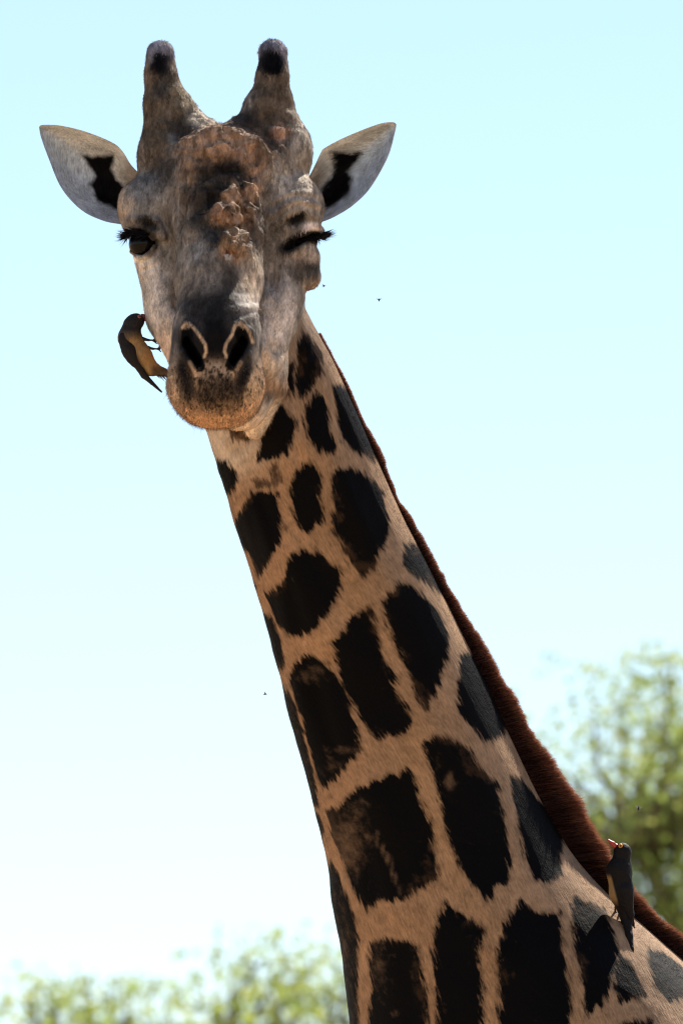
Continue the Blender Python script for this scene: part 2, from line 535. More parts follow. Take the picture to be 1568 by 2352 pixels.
SPOTS = [
    (zA([(790, 310), (850, 370), (935, 470), (945, 620), (880, 690), (820, 800), (765, 790), (750, 650), (765, 470)]), 0),
    (zA([(690, 550), (742, 540), (738, 740), (718, 815), (675, 800), (660, 640)]), 0),
    (z1([(735, 150), (790, 190), (840, 250), (835, 340), (805, 370), (800, 460), (720, 480), (600, 500), (620, 400), (670, 280), (700, 200)]), 0),
    (z1([(960, 70), (1020, 100), (1050, 210), (1060, 300), (1095, 400), (1075, 450), (1030, 460), (980, 440), (920, 360), (910, 240), (920, 150)]), 0),
    (z1([(1085, 40), (1170, 60), (1250, 200), (1310, 330), (1350, 470), (1340, 500), (1290, 480), (1200, 430), (1140, 370), (1110, 250), (1100, 130)]), 0),
    (z1([(290, 450), (400, 500), (460, 580), (470, 640), (440, 690), (410, 750), (370, 720), (320, 560)]), 0),
    (z1([(560, 700), (640, 700), (735, 710), (740, 880), (765, 940), (735, 1020), (690, 1100), (650, 1190), (600, 1230), (540, 1090), (480, 960), (470, 880), (510, 790)]), 0),
    (z1([(920, 510), (960, 540), (1000, 600), (1010, 680), (985, 730), (1000, 790), (995, 900), (940, 950), (860, 910), (820, 800), (815, 690), (840, 580)]), 0),
    (z1([(1120, 560), (1190, 550), (1260, 580), (1350, 650), (1400, 700), (1400, 790), (1430, 880), (1425, 990), (1380, 1080), (1320, 1200), (1270, 1240), (1190, 1150), (1130, 1030), (1080, 970), (1080, 700), (1080, 600)]), 0),
    (z1([(880, 1075), (1000, 1080), (1060, 1150), (1110, 1180), (1130, 1260), (1100, 1370), (1060, 1430), (990, 1540), (930, 1600), (800, 1610), (720, 1530), (680, 1420), (650, 1350), (740, 1300), (790, 1190), (820, 1100)]), 0),
    (zB([(40, 90), (100, 130), (122, 190), (122, 235), (60, 235)]), 0.1),
    (zB([(110, 270), (190, 340), (236, 450), (248, 570), (212, 620), (140, 450)]), 0.1),
    (zB([(205, 650), (268, 690), (302, 760), (338, 880), (366, 1000), (402, 1150), (412, 1250), (330, 1200), (260, 920)]), 0.2),
    (z3([(40, 180), (120, 230), (150, 330), (168, 500), (90, 480)]), 0.1),
    (z3([(195, 520), (250, 630), (300, 750), (340, 860), (350, 950), (365, 1000), (360, 1200), (370, 1700), (300, 1700), (250, 1280), (200, 1000), (170, 760)]), 0.25),
    (z2([(150, 390), (240, 350), (330, 390), (420, 480), (480, 640), (530, 800), (555, 940), (500, 1010), (420, 1100), (320, 1195), (280, 1120), (240, 950), (190, 760), (110, 540), (110, 480)]), 0),
    (z2([(600, 40), (630, 60), (660, 190), (710, 350), (760, 480), (800, 600), (890, 740), (820, 870), (740, 840), (650, 880), (560, 730), (480, 600), (420, 480), (400, 330), (380, 260), (440, 190), (500, 110)]), 0),
    (zB([(790, 170), (850, 185), (920, 250), (990, 320), (1030, 410), (1020, 560), (990, 640), (970, 700), (930, 770), (880, 720), (850, 620), (800, 500), (740, 380), (720, 250), (770, 210)]), 0),
    (zB([(815, 90), (825, 0), (900, 0), (960, 90), (1010, 170), (1035, 270), (1050, 330), (960, 200), (880, 150)]), 0),
    (zB([(1090, 520), (1160, 520), (1240, 680), (1310, 850), (1290, 900), (1240, 920), (1200, 930), (1150, 860), (1080, 800), (1080, 650)]), 0),
    (zC([(500, -30), (560, -70), (640, -45), (690, 0), (740, 70), (800, 130), (830, 280), (855, 420), (850, 520), (800, 540), (760, 600), (700, 530), (640, 450), (610, 380), (590, 280), (560, 130)]), 0),
    (zC([(440, 80), (480, 150), (510, 250), (540, 330), (550, 450), (560, 520), (480, 560), (410, 600), (330, 600), (270, 650), (220, 560), (190, 490), (130, 350), (110, 240), (160, 230), (230, 150), (290, 130), (370, 90)]), 0),
    (zC([(850, 110), (900, 110), (970, 200), (1030, 300), (1060, 420), (1065, 490), (1020, 530), (950, 520), (920, 430), (890, 300), (870, 200)]), 0),
    (zC([(590, 610), (640, 640), (700, 680), (745, 720), (720, 800), (740, 950), (755, 1220), (570, 1220), (550, 950), (540, 780), (550, 700)]), 0),
    (zC([(280, 780), (350, 760), (480, 780), (490, 880), (520, 1000), (525, 1220), (280, 1220), (290, 950)]), 0),
    (zC([(900, 600), (930, 640), (1000, 660), (1060, 650), (1070, 800), (1085, 900), (1100, 1030), (1080, 1200), (815, 1200), (810, 950), (800, 800), (830, 700)]), 0),
    (zC([(1110, 590), (1190, 620), (1240, 640), (1280, 760), (1290, 850), (1250, 960), (1220, 1020), (1160, 1060), (1150, 950), (1120, 800), (1110, 700)]), 0),
    (zC([(1290, 820), (1340, 850), (1390, 940), (1410, 990), (1300, 1010), (1270, 950)]), 0),
    (zC([(1415, 810), (1480, 820), (1560, 880), (1600, 1000), (1500, 1010), (1440, 950)]), 0),
    (zC([(1240, 1130), (1330, 1090), (1430, 1085), (1450, 1200), (1260, 1250)]), 0),
    (z1([(420, 300), (520, 280), (600, 250), (600, 290), (540, 380), (480, 370), (430, 340)]), 0.62),
    (z1([(565, 625), (650, 630), (695, 612), (690, 520), (715, 520), (740, 640), (715, 668), (600, 670)]), 0.75),
]
# places where the brown of a spot is worn pale: u, v, ru, rv, amount
FADES = [(795, 1935, 55, 90, .75), (820, 1860, 45, 40, .4), (715, 1545, 45, 30, .5), (790, 1720, 55, 14, .5), (765, 1760, 40, 40, .35),
         (870, 2200, 35, 110, .4), *[(866 + 10 * q + 0.9 * q * (5 - q) * 0.5, 1922 + 23 * q, 8, 26, 0.72 - 0.05 * abs(q - 2)) for q in range(6)], (845, 1915, 22, 12, .6), (815, 2230, 25, 90, .3), (790, 2180, 25, 80, .45), (1030, 1790, 14, 25, .9),
         (905, 2320, 15, 14, .5), (1120, 2190, 25, 60, .3)]

def cells2d(P, size, seed):
    """distance to the border between jittered cells (F2-F1)/2"""
    g = np.floor(P / size).astype(int)
    best = np.full((len(P), 2), 1e9)
    for dx in (-1, 0, 1):
        for dy in (-1, 0, 1):
            c = g + (dx, dy)
            n = (c[:, 0] * 73856093 ^ c[:, 1] * 19349663 ^ seed * 83492791) & 0xffffff
            jx = ((n * 1103515245 + 12345) >> 8 & 0xffff) / 65535.0
            jy = ((n * 22695477 + 1) >> 7 & 0xffff) / 65535.0
            q = (c + np.stack([.2 + .6 * jx, .2 + .6 * jy], 1)) * size
            d = np.linalg.norm(P - q, axis=1)
            m = d < best[:, 0]
            best[:, 1] = np.where(m, best[:, 0], np.minimum(best[:, 1], d))
            best[:, 0] = np.where(m, d, best[:, 0])
    return (best[:, 1] - best[:, 0]) / 2

def spots_from_photo(ac, img):
    """ac: unrolled coordinates, img: photo coordinates -> spot (photo units, + inside), fade"""
    spot = np.full(len(ac), -60.0); fade = np.zeros(len(ac))
    for pts, fd in SPOTS:
        q = neck_arc(pts)
        lo, hi = q.min(0) - 45, q.max(0) + 45
        m = np.nonzero(((ac > lo) & (ac < hi)).all(1))[0]
        if not len(m): continue
        d = -poly_sdf(ac[m], q)
        up = d > spot[m]
        spot[m] = np.where(up, d, spot[m])
        fade[m] = np.where(d > -12, np.maximum(fade[m], fd), fade[m])
    for u, v, ru, rv, a in FADES:
        e = ((img[:, 0] - u) / ru) ** 2 + ((img[:, 1] - v) / rv) ** 2
        fade = np.maximum(fade, a * np.exp(-e * 1.2))
    return spot, fade

def build_neck():
    NT_ = 420
    th = -math.pi + 2 * math.pi * np.arange(NT_) / NT_
    k = np.arange(NS)
    TH, K = np.meshgrid(th, k, indexing='xy')           # NS x NT
    Cc = N_C[K]; Aa = N_A[K]; wc = NR[K, 4]; B = NR[K, 5]
    sn, cs = np.sin(TH), np.cos(TH)
    # slightly squared side, tighter towards the nape
    bulge = np.sign(cs) * np.abs(cs) ** 0.9
    img = Cc + Aa * sn[..., None]
    w = wc - B * bulge
    flat = lambda a: a.reshape(-1, *a.shape[2:])
    H = N_H[K]; LN = N_LEN[K]
    # soft muscle forms along the neck and fine unevenness
    pn = np.stack([flat(TH * 1.6), flat(LN) / 330, flat(TH * 0)], 1)
    disp = (fbm(pn, 3, 3).reshape(TH.shape) - 0.5) * 44
    tt = sn
    groove = np.exp(-((tt + 0.62 - 0.05 * np.sin(LN / 260)) / 0.10) ** 2) * (cs > 0)
    disp -= groove * 9 * sstep(150, 500, LN)
    ridge = np.exp(-((tt - 0.55) / 0.22) ** 2) * (cs > 0)
    disp += ridge * 7
    # skin folds under the jaw and behind the cheek
    fold = np.sin((img[..., 0] * 0.93 + img[..., 1] * 0.36) / 6.2 + 2.0 * np.sin(img[..., 1] / 70))
    disp += fold * 3.0 * np.exp(-((img[..., 0] - 700) / 32) ** 2 - ((img[..., 1] - 760) / 90) ** 2) * (cs > 0)
    fold2 = np.sin((img[..., 0] * 0.55 + img[..., 1] * 0.84) / 7.5)
    disp += fold2 * 2.2 * np.exp(-((img[..., 0] - 560) / 60) ** 2 - ((img[..., 1] - 1010) / 55) ** 2) * (cs > 0)
    disp *= np.clip(np.abs(cs) * 3, 0, 1)
    w = w - disp * np.sign(cs) * np.abs(cs)
    P = W(flat(img[..., 0]), flat(img[..., 1]), flat(w), flat(wc))
    idx = np.arange(NS * NT_).reshape(NS, NT_)
    a = idx[:-1]; b = idx[1:]
    f = np.stack([a, np.roll(a, -1, 1), np.roll(b, -1, 1), b], -1).reshape(-1, 4)
    c0 = len(P)
    cap = W(N_C[-1:, 0], N_C[-1:, 1], NR[-1:, 4])
    P = np.concatenate([P, cap])
    last = idx[-1]
    cf = np.stack([last, np.roll(last, -1), np.full(NT_, c0)], 1)
    ac = np.stack([flat(TH * H), flat(LN)], 1)
    im = flat(img)
    spot, fade = spots_from_photo(ac, im)
    back = np.abs(flat(TH)) > math.radians(100)
    wob = np.stack([ac[:, 0] + 30 * (fbm(np.stack([ac[:, 0] / 90, ac[:, 1] / 90, 0 * ac[:, 0]], 1), 2, 9) - .5), ac[:, 1] * 0.8], 1)
    vs = cells2d(wob, 170, 4) - 15
    spot = np.where(back, np.maximum(spot, vs), spot)
    low = flat(LN) > N_LEN[int(NS * 15.6 / 18)]
    spot = np.where(low & (spot < 0) & (im[:, 1] > 2400), np.maximum(spot, vs), spot)
    # hair colour
    col = np.tile(TAN, (len(im), 1))
    def blend(c, m): 
        nonlocal col
        col = lerp(col, np.array(c), m[:, None])
    g = lambda u, v, ru, rv: np.exp(-((im[:, 0] - u) / ru) ** 2 - ((im[:, 1] - v) / rv) ** 2)
    blend((0.80, 0.66, 0.48), np.clip(g(510, 1010, 75, 66) * 2.2, 0, 1) * ~back)
    blend((0.38, 0.31, 0.24), np.clip(g(590, 980, 70, 70) * 1.0, 0, 1) * ~back)
    blend((0.25, 0.21, 0.18), np.clip(g(690, 750, 60, 110), 0, 1) * 0.8)
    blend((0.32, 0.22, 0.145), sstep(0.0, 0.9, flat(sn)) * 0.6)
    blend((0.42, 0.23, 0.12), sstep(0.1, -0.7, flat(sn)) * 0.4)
    mott = fbm(np.stack([ac[:, 0] / 45, ac[:, 1] / 70, 0 * ac[:, 0]], 1), 4, 31)
    col *= (0.80 + 0.42 * mott)[:, None]
    fur = np.stack([ac[:, 0] * S + 0.05 * np.sin(ac[:, 1] / 300), 0 * ac[:, 0], ac[:, 1] * S], 1)
    add1 = lambda arr, val: np.concatenate([arr, val])
    return dict(v=P, f=[f, cf], spot=add1((spot + 2.5) * S, [0.]), fade=add1(fade, [0.]), col=add1(col, col[-1:]), fur=add1(fur, fur[-1:]), bare=np.zeros(len(P)))

# ---- head
def sculpt_head():
    F = Field((245, 60, -505), (770, 1045, 330), 3.4)
    # skull
    F.ell((512, 405, 100), (176, 110, 185), 36)
    F.ell((508, 455, 25), (212, 82, 105), 40)
    F.ell((336, 478, 5), (66, 70, 80), 34)
    F.ell((680, 478, 5), (63, 74, 80), 34)
    F.cone((378, 555, 25), 80, (414, 715, -55), 72, 40)
    F.cone((636, 555, 25), 80, (612, 700, -20), 77, 40)
    F.cone((414, 715, -55), 72, (452, 812, -165), 68, 40)
    F.cone((612, 700, -20), 77, (592, 820, -110), 58, 40)
    # lower jaw and throat
    F.cone((590, 690, 90), 92, (594, 850, -20), 60, 45)
    F.cone((594, 850, -20), 58, (560, 930, -70), 58, 40)
    F.cone((450, 760, 40), 90, (500, 900, -60), 70, 45)
    # nose
    F.cone((509, 420, -5), 118, (505, 640, -236), 93, 60)
    F.cone((505, 640, -240), 92, (503, 745, -345), 90, 40)
    F.ell((500, 800, -365), (102, 100, 108), 40)
    F.ell((500, 888, -385), (111, 94, 102), 40)
    F.ell((503, 930, -330), (88, 50, 95), 35)
    # horns
    F.chain([(367, 121, 115, 34), (368, 170, 105, 34), (372, 235, 90, 40), (384, 345, 55, 63)], 22)
    F.chain([(625, 119, 115, 33), (626, 170, 105, 34), (628, 235, 90, 40), (642, 345, 55, 64)], 22)
    F.chain([(380, 190, 98, 29), (408, 255, 78, 36), (455, 318, 55, 45), (512, 345, 40, 56)], 24)
    F.chain([(616, 190, 98, 28), (598, 250, 78, 36), (560, 318, 55, 45), (515, 345, 40, 56)], 24)
    F.ell((352, 370, 40), (34, 55, 50), 30)
    F.ell((685, 350, 45), (30, 60, 50), 26)
    F.ell((668, 300, 70), (20, 45, 40), 20)
    F.ell((640, 372, 0), (36, 42, 40), 24, rot=-20)
    # knobbly boss on the forehead
    F.ell((512, 378, -40), (92, 74, 80), 44)
    for u, v, ru, rv, ins, k in [(448, 338, 32, 26, 10, 22), (492, 318, 30, 24, 8, 16), (535, 316, 28, 22, 6, 16), (575, 336, 30, 28, 8, 16), (602, 378, 24, 36, 8, 20),
                                 (440, 392, 26, 40, 12, 26), (520, 432, 34, 40, 14, 26), (592, 432, 20, 34, 8, 18), (478, 470, 34, 40, 16, 28), (506, 352, 34, 22, 6, 14), (560, 374, 22, 30, 4, 12)]:
        F.ell(F.on(u, v, ins), (ru, rv, min(ru, rv)), k)
    # creases between the ridge of the nose and the brows
    F.ell(F.on(617, 470, -10), (13, 90, 22), 20, rot=3, mode='cut')
    F.ell(F.on(420, 480, -12), (12, 80, 20), 24, rot=-4, mode='cut')
    F.ell(F.on(492, 455, -10), (16, 34, 18), 16, rot=10, mode='cut')
    F.ell(F.on(500, 398, -12), (44, 14, 20), 14, mode='cut')
    # lumps down the nose
    for u, v, ru, rv, ins, k in [(514, 505, 38, 28, -13, 7), (570, 468, 23, 42, -2, 10), (578, 512, 21, 38, -5, 10), (530, 456, 19, 27, -11, 7), (548, 472, 13, 24, -2, 7), (521, 432, 10, 14, 3, 8),
                              (592, 552, 15, 32, 0, 11), (540, 580, 34, 44, 6, 16), (455, 545, 26, 44, 18, 24),
                              (632, 307, 17, 18, 4, 9), (645, 300, 8, 9, 2, 5)]:
        F.ell(F.on(u, v, ins), (ru, rv, min(ru, rv)), k)
    p = F.on(533, 588); F.ell((p[0], p[1], p[2] - 4), (9, 13, 11), 8, mode='cut')
    # ridges of the nose and hollows beside it
    F.ell(F.on(400, 640, -20), (14, 80, 24), 30, rot=-8, mode='cut')
    F.ell(F.on(628, 600, -14), (18, 70, 26), 26, rot=4, mode='cut')
    F.ell(F.on(640, 760, -14), (22, 55, 26), 24, rot=12, mode='cut')
    F.ell(F.on(378, 770, -12), (14, 50, 20), 20, rot=-14, mode='cut')
    # corner of the lower lip, seen beyond the muzzle
    F.ell((622, 890, -22), (36, 30, 44), 14)
    F.cone((638, 897, 0), 17, (585, 985, 40), 24, 18)
    # lump hanging below the closed eye
    F.ell((700, 598, -10), (33, 52, 44), 16)
    F.ell((706, 636, -18), (31, 31, 38), 12)
    # brows, sockets, lids : open eye
    F.chain([(300, 520, -30, 16), (322, 508, -58, 20), (352, 520, -78, 16), (372, 545, -80, 10)], 16)
    F.ell((326, 560, -62), (34, 33, 36), 12, rot=20, mode='cut')
    F.chain([(298, 537, -28, 8), (315, 530, -55, 8), (337, 533, -66, 7), (354, 550, -70, 6)], 7)
    F.chain([(302, 578, -30, 6), (322, 594, -48, 6), (342, 586, -62, 6), (356, 566, -68, 5)], 8)
    F.ell((345, 515, -88), (20, 12, 16), 14, rot=30, mode='cut')
    # closed eye with a heavy lid
    p = F.on(690, 505); F.ell((p[0] - 6, p[1] + 2, p[2] - 6), (26, 16, 24), 14, rot=-28, mode='cut')
    F.chain([(672, 548, F.front(672, 548) + 4, 10), (700, 528, F.front(700, 530) + 2, 13), (722, 520, F.front(716, 522) + 8, 12), (736, 530, F.front(728, 530) + 22, 9)], 8)
    F.chain([(658, 570, F.front(658, 570) + 2, 8), (682, 560, F.front(682, 560) + 4, 13), (712, 543, F.front(712, 543) + 2, 10)], 6, mode='cut')
    F.chain([(658, 585, F.front(658, 585) + 4, 8), (690, 575, F.front(690, 575) + 4, 10), (722, 552, F.front(718, 552) + 6, 9)], 9)
    # nostrils
    for pts, rim in (
        ([(435, 773, 7), (433, 790, 12), (445, 812, 14), (457, 830, 10), (463, 846, 4)],
         [(417, 792, 8), (421, 764, 9), (433, 747, 10), (449, 757, 10), (463, 777, 9), (477, 798, 9), (479, 815, 8), (466, 838, 6), (462, 853, 5)]),
        ([(557, 775, 7), (562, 790, 12), (551, 812, 14), (541, 830, 10), (536, 844, 4)],
         [(582, 792, 8), (576, 766, 9), (556, 747, 11), (544, 753, 11), (537, 775, 9), (523, 797, 9), (520, 813, 8), (529, 836, 6), (536, 852, 5)])):
        F.chain([(u, v, F.front(u, v) + r * 0.25, r * 0.65) for u, v, r in rim], 7)
        F.chain([(u, v, F.front(u, v) + 2, r) for u, v, r in pts], 5, mode='cut')
        F.chain([(u, v, F.front(u, v) + 10, r * 0.85) for u, v, r in pts], 5, mode='cut')
        F.chain([(u, v, F.front(u, v) + 14, r * 0.8) for u, v, r in pts], 5, mode='cut')
    # flaps below the nostrils, groove beside the upper lip
    F.chain([(u, v, F.front(u, v) + 2, r) for u, v, r in [(425, 815, 8), (441, 838, 8), (452, 856, 7)]], 10)
    F.chain([(u, v, F.front(u, v) + 2, r) for u, v, r in [(573, 815, 8), (556, 838, 8), (545, 856, 7)]], 10)
    F.chain([(u, v, F.front(u, v) - 2, r) for u, v, r in [(422, 840, 5), (434, 866, 8), (440, 890, 7), (438, 915, 5)]], 12, mode='cut')
    F.chain([(u, v, F.front(u, v) - 2, r) for u, v, r in [(572, 838, 5), (562, 860, 8), (552, 886, 7), (552, 905, 5)]], 12, mode='cut')
    F.ell((500, 800, F.front(500, 800) - 18), (16, 40, 22), 18, mode='cut')
    return F

def head_surface():
    F = sculpt_head()
    v, f = F.mesh()
    v = smooth_mesh(v, f, 2, 0.5)
    n = vert_normals(v, f)
    if n[np.argmin(v[:, 2])][2] > 0: f = f[:, ::-1]; n = -n
    u, vv, w = v[:, 0], v[:, 1], v[:, 2]
    frontal = np.clip(-n[:, 2] * 1.6, 0, 1)
    G = lambda a, b, ra, rb: np.exp(-((u - a) / ra) ** 2 - ((vv - b) / rb) ** 2)
    # rough, knobbly skin on boss and horns; soft elsewhere
    knob = np.clip(G(520, 400, 95, 120) + G(550, 530, 50, 60) + 0.3 * G(400, 300, 50, 90) + 0.3 * G(630, 300, 50, 90), 0, 1)
    rid = 1 - np.abs(2 * fbm(v * np.array([1 / 34, 1 / 46, 1 / 40]), 3, 1) - 1)
    d = (rid - 0.75) * 34 * knob + (fbm(v / 14, 3, 14) - 0.5) * 16 * knob + (fbm(v / 60, 3, 2) - 0.5) * 8 + (fbm(v / 9, 2, 8) - 0.5) * 3.2 * (0.25 + knob)
    # wrinkles over the closed eye
    rr = np.hypot((u - 690) / 1.15, vv - 535)
    d += np.sin(rr / 3.7 + 2.4 * fbm(v / 40, 2, 4)) * 3.6 * np.exp(-((rr - 72) / 28) ** 2) * (vv < 535) * (u > 620) * frontal
    rl = np.hypot((u - 322) / 1.1, vv - 556)
    d += np.sin(rl / 4.2 + 3 * fbm(v / 40, 2, 6)) * 1.5 * np.exp(-((rl - 62) / 16) ** 2) * frontal
    # creases above the nostrils
    d += np.sin((vv + (u - 560) * 0.12) / 3.9 + 2 * fbm(v / 30, 2, 5)) * 1.8 * G(572, 715, 40, 26)
    # folds on the cheeks running down
    d += np.sin((u + vv * 0.2) / 7.0 + 4 * fbm(v / 70, 2, 12)) * 1.6 * (G(380, 690, 26, 80) + G(650, 720, 30, 80))
    v = v + n * d[:, None]
    return F, v, f, n, knob

HEADPAINT = [
    # u, v, ru, rv, rot, linear colour, strength, hardness, depth limit
    # overall greys
    (508, 480, 330, 330, 0, (0.235, 0.195, 0.160), 1.0, 3, None),
    # horns
    (365, 250, 60, 140, 0, (0.185, 0.130, 0.085), .95, 3, None), (630, 250, 60, 140, 0, (0.180, 0.125, 0.082), .95, 3, None),
    (366, 100, 48, 50, 0, (0.20, 0.19, 0.225), 1, 4, None), (625, 98, 48, 50, 0, (0.20, 0.19, 0.225), 1, 4, None),
    (366, 142, 27, 26, 0, (0.008, 0.007, 0.008), 1, 3, None), (622, 142, 34, 26, 0, (0.008, 0.007, 0.008), 1, 4, None),
    (380, 190, 22, 30, 15, (0.09, 0.085, 0.08), .8, 2, None), (410, 210, 16, 46, -25, (0.26, 0.19, 0.11), .8, 2, None),
    (450, 262, 40, 16, 35, (0.40, 0.33, 0.25), .7, 2, None), (560, 285, 36, 24, -25, (0.035, 0.03, 0.03), .8, 2, None),
    (600, 330, 26, 30, 0, (0.035, 0.03, 0.03), .7, 2, None), (640, 305, 18, 18, 0, (0.40, 0.22, 0.14), .8, 2, None),
    (420, 300, 26, 40, 30, (0.05, 0.045, 0.04), .75, 2, None), (405, 330, 14, 24, 0, (0.38, 0.33, 0.29), .45, 2, None), (370, 400, 28, 40, 0, (0.08, 0.07, 0.065), .6, 2, None),
    (690, 330, 20, 60, -10, (0.32, 0.27, 0.22), .7, 2, None),
    # reddish boss, dark heart
    (512, 345, 90, 58, 0, (0.31, 0.185, 0.115), .9, 3, None), (585, 400, 30, 60, 12, (0.33, 0.20, 0.125), .85, 2, None), (520, 330, 70, 22, 0, (0.40, 0.25, 0.16), .6, 2, None),
    (448, 400, 28, 70, 8, (0.26, 0.165, 0.105), .8, 2, None),
    (500, 394, 42, 24, 0, (0.022, 0.014, 0.010), .75, 2, None), (540, 408, 26, 18, 0, (0.022, 0.014, 0.010), .7, 2, None),
    (470, 445, 36, 50, 0, (0.10, 0.075, 0.055), .8, 2, None), (460, 490, 24, 42, 10, (0.030, 0.022, 0.018), .6, 2, None),
    (510, 455, 30, 30, 0, (0.020, 0.014, 0.012), .7, 2, None), (500, 540, 40, 28, 0, (0.035, 0.028, 0.026), .7, 2, None),
    (514, 502, 34, 27, 0, (0.31, 0.175, 0.105), .95, 4, None), (532, 452, 22, 26, -20, (0.34, 0.20, 0.12), .9, 3, None), (572, 490, 26, 56, -4, (0.30, 0.175, 0.10), .9, 3, None),
    (590, 550, 14, 30, 0, (0.10, 0.06, 0.045), .6, 2, None), (575, 590, 12, 22, 0, (0.02, 0.015, 0.014), .6, 2, None),
    (536, 575, 32, 36, 0, (0.30, 0.175, 0.095), .9, 3, None), (533, 590, 13, 19, 0, (0.42, 0.17, 0.09), .9, 4, None), (533, 591, 8, 13, 0, (0.45, 0.44, 0.42), 1, 5, None), (533, 577, 6, 6, 0, (.03, .01, .008), .9, 3, None),
    (440, 600, 14, 24, 25, (0.40, 0.40, 0.40), .6, 2, None),
    # brows
    (325, 450, 52, 48, 0, (0.24, 0.225, 0.21), .7, 2, None), (284, 470, 18, 46, 0, (0.42, 0.33, 0.25), .8, 2, None),
    (345, 512, 26, 14, 30, (0.012, 0.010, 0.010), .9, 2, None), (690, 440, 60, 44, 0, (0.36, 0.30, 0.245), .8, 2, None),  # near-black ellipse paints the shade in the cavity above the open lid
    (640, 410, 30, 40, 0, (0.36, 0.31, 0.26), .7, 2, None), (620, 500, 26, 70, 0, (0.15, 0.135, 0.125), .7, 2, None),
    (680, 502, 24, 13, -28, (0.008, 0.007, 0.008), .95, 3, None), (716, 521, 24, 10, -8, (0.60, 0.50, 0.44), .95, 3, None),  # near-black ellipse paints the shade in the hollow over the heavy lid
    # around the eyes
    (326, 562, 42, 38, 15, (0.010, 0.008, 0.008), 1, 5, None), (332, 612, 46, 17, 28, (0.55, 0.47, 0.38), .95, 2, None), (400, 580, 30, 40, 0, (0.21, 0.185, 0.16), .6, 2, None),
    (684, 557, 46, 18, -28, (0.006, 0.005, 0.006), 1, 4, None), (725, 548, 18, 13, 0, (0.006, 0.005, 0.006), 1, 3, None),  # dark band: lashes and the shade in the eye slit, painted together
    (704, 590, 24, 34, 0, (0.36, 0.28, 0.22), .85, 2, None), (703, 625, 26, 24, 0, (0.075, 0.062, 0.052), .8, 2, None), (722, 650, 16, 14, 0, (0.34, 0.24, 0.16), .7, 2, None),
    (680, 630, 12, 36, 0, (0.16, 0.125, 0.095), .6, 2, None),
    # nose bridge
    (500, 650, 80, 60, 0, (0.25, 0.19, 0.14), .85, 2, -150), (535, 660, 26, 46, 0, (0.045, 0.034, 0.028), .55, 2, -150), (580, 640, 18, 50, 0, (0.36, 0.28, 0.21), .8, 2, -150),
    (425, 650, 14, 70, 0, (0.30, 0.25, 0.20), .7, 2, None), (575, 705, 34, 24, 8, (0.38, 0.34, 0.31), .85, 2, -200),
    (490, 715, 74, 34, 0, (0.030, 0.028, 0.030), .85, 2, -200), (430, 720, 20, 30, 0, (0.09, 0.085, 0.085), .7, 2, -200),
    # cheeks
    (370, 700, 34, 110, -8, (0.46, 0.39, 0.33), .85, 2, None), (348, 770, 8, 70, -12, (0.03, 0.028, 0.028), .7, 2, None), (392, 660, 18, 40, 0, (0.24, 0.20, 0.165), .6, 2, None), (390, 800, 20, 44, -20, (0.52, 0.37, 0.25), .8, 2, None),
    (650, 690, 50, 60, 0, (0.33, 0.295, 0.275), .8, 2, None), (640, 760, 34, 60, 8, (0.56, 0.49, 0.44), .8, 2, None), (612, 700, 14, 50, 0, (0.16, 0.14, 0.13), .7, 2, -150), (628, 815, 30, 30, 0, (0.54, 0.40, 0.27), .8, 2, None),
    (660, 800, 14, 90, 22, (0.30, 0.26, 0.22), .6, 2, None), (690, 690, 10, 60, 0, (0.20, 0.18, 0.16), .6, 2, None),
    (628, 892, 36, 26, 0, (0.34, 0.20, 0.11), .8, 2, None), (610, 915, 24, 12, -20, (0.07, 0.06, 0.055), .6, 2, None), (610, 960, 50, 34, -30, (0.50, 0.42, 0.35), .8, 2, None), (640, 845, 20, 30, 0, (0.42, 0.36, 0.31), .6, 2, None),
    (345, 690, 22, 60, -6, (0.50, 0.43, 0.36), .8, 2, None), (410, 760, 20, 60, -12, (0.46, 0.37, 0.29), .7, 2, None), (575, 985, 60, 34, -30, (0.55, 0.45, 0.35), .9, 3, None), (560, 1005, 40, 30, 0, (0.55, 0.45, 0.35), .9, 3, None),
    # muzzle
    (500, 800, 100, 70, 0, (0.060, 0.055, 0.055), .9, 3, -230), (400, 800, 20, 60, 0, (0.13, 0.12, 0.115), .8, 2, -230), (590, 800, 18, 70, 0, (0.20, 0.18, 0.165), .8, 2, -230),
    (500, 788, 32, 66, 0, (0.006, 0.006, 0.007), .95, 3, -300), (446, 800, 30, 50, -14, (0.010, 0.009, 0.010), .85, 3, -300), (552, 800, 30, 50, 14, (0.010, 0.009, 0.010), .85, 3, -300),
    (500, 905, 120, 70, 0, (0.46, 0.295, 0.175), 1, 4, -230), (398, 890, 26, 60, 0, (0.42, 0.30, 0.20), .8, 2, -230), (500, 960, 100, 34, 0, (0.56, 0.33, 0.18), .8, 2, -230),
    (595, 885, 26, 60, 10, (0.62, 0.44, 0.27), .8, 2, -230),
    (503, 862, 40, 20, 0, (0.33, 0.235, 0.165), .8, 2, -300), (500, 908, 62, 44, 0, (0.10, 0.068, 0.046), .8, 2, -300), (525, 890, 22, 16, 0, (0.05, 0.035, 0.026), .4, 2, -300), (475, 905, 22, 14, 0, (0.06, 0.04, 0.03), .35, 2, -300),
    (432, 880, 15, 44, -6, (0.014, 0.013, 0.014), .9, 2, -300), (560, 876, 13, 34, 12, (0.012, 0.011, 0.012), .9, 2, -300),
    (428, 848, 16, 24, -20, (0.012, 0.011, 0.012), .8, 2, -300), (570, 845, 14, 26, 20, (0.03, 0.03, 0.032), .8, 2, -300),
]

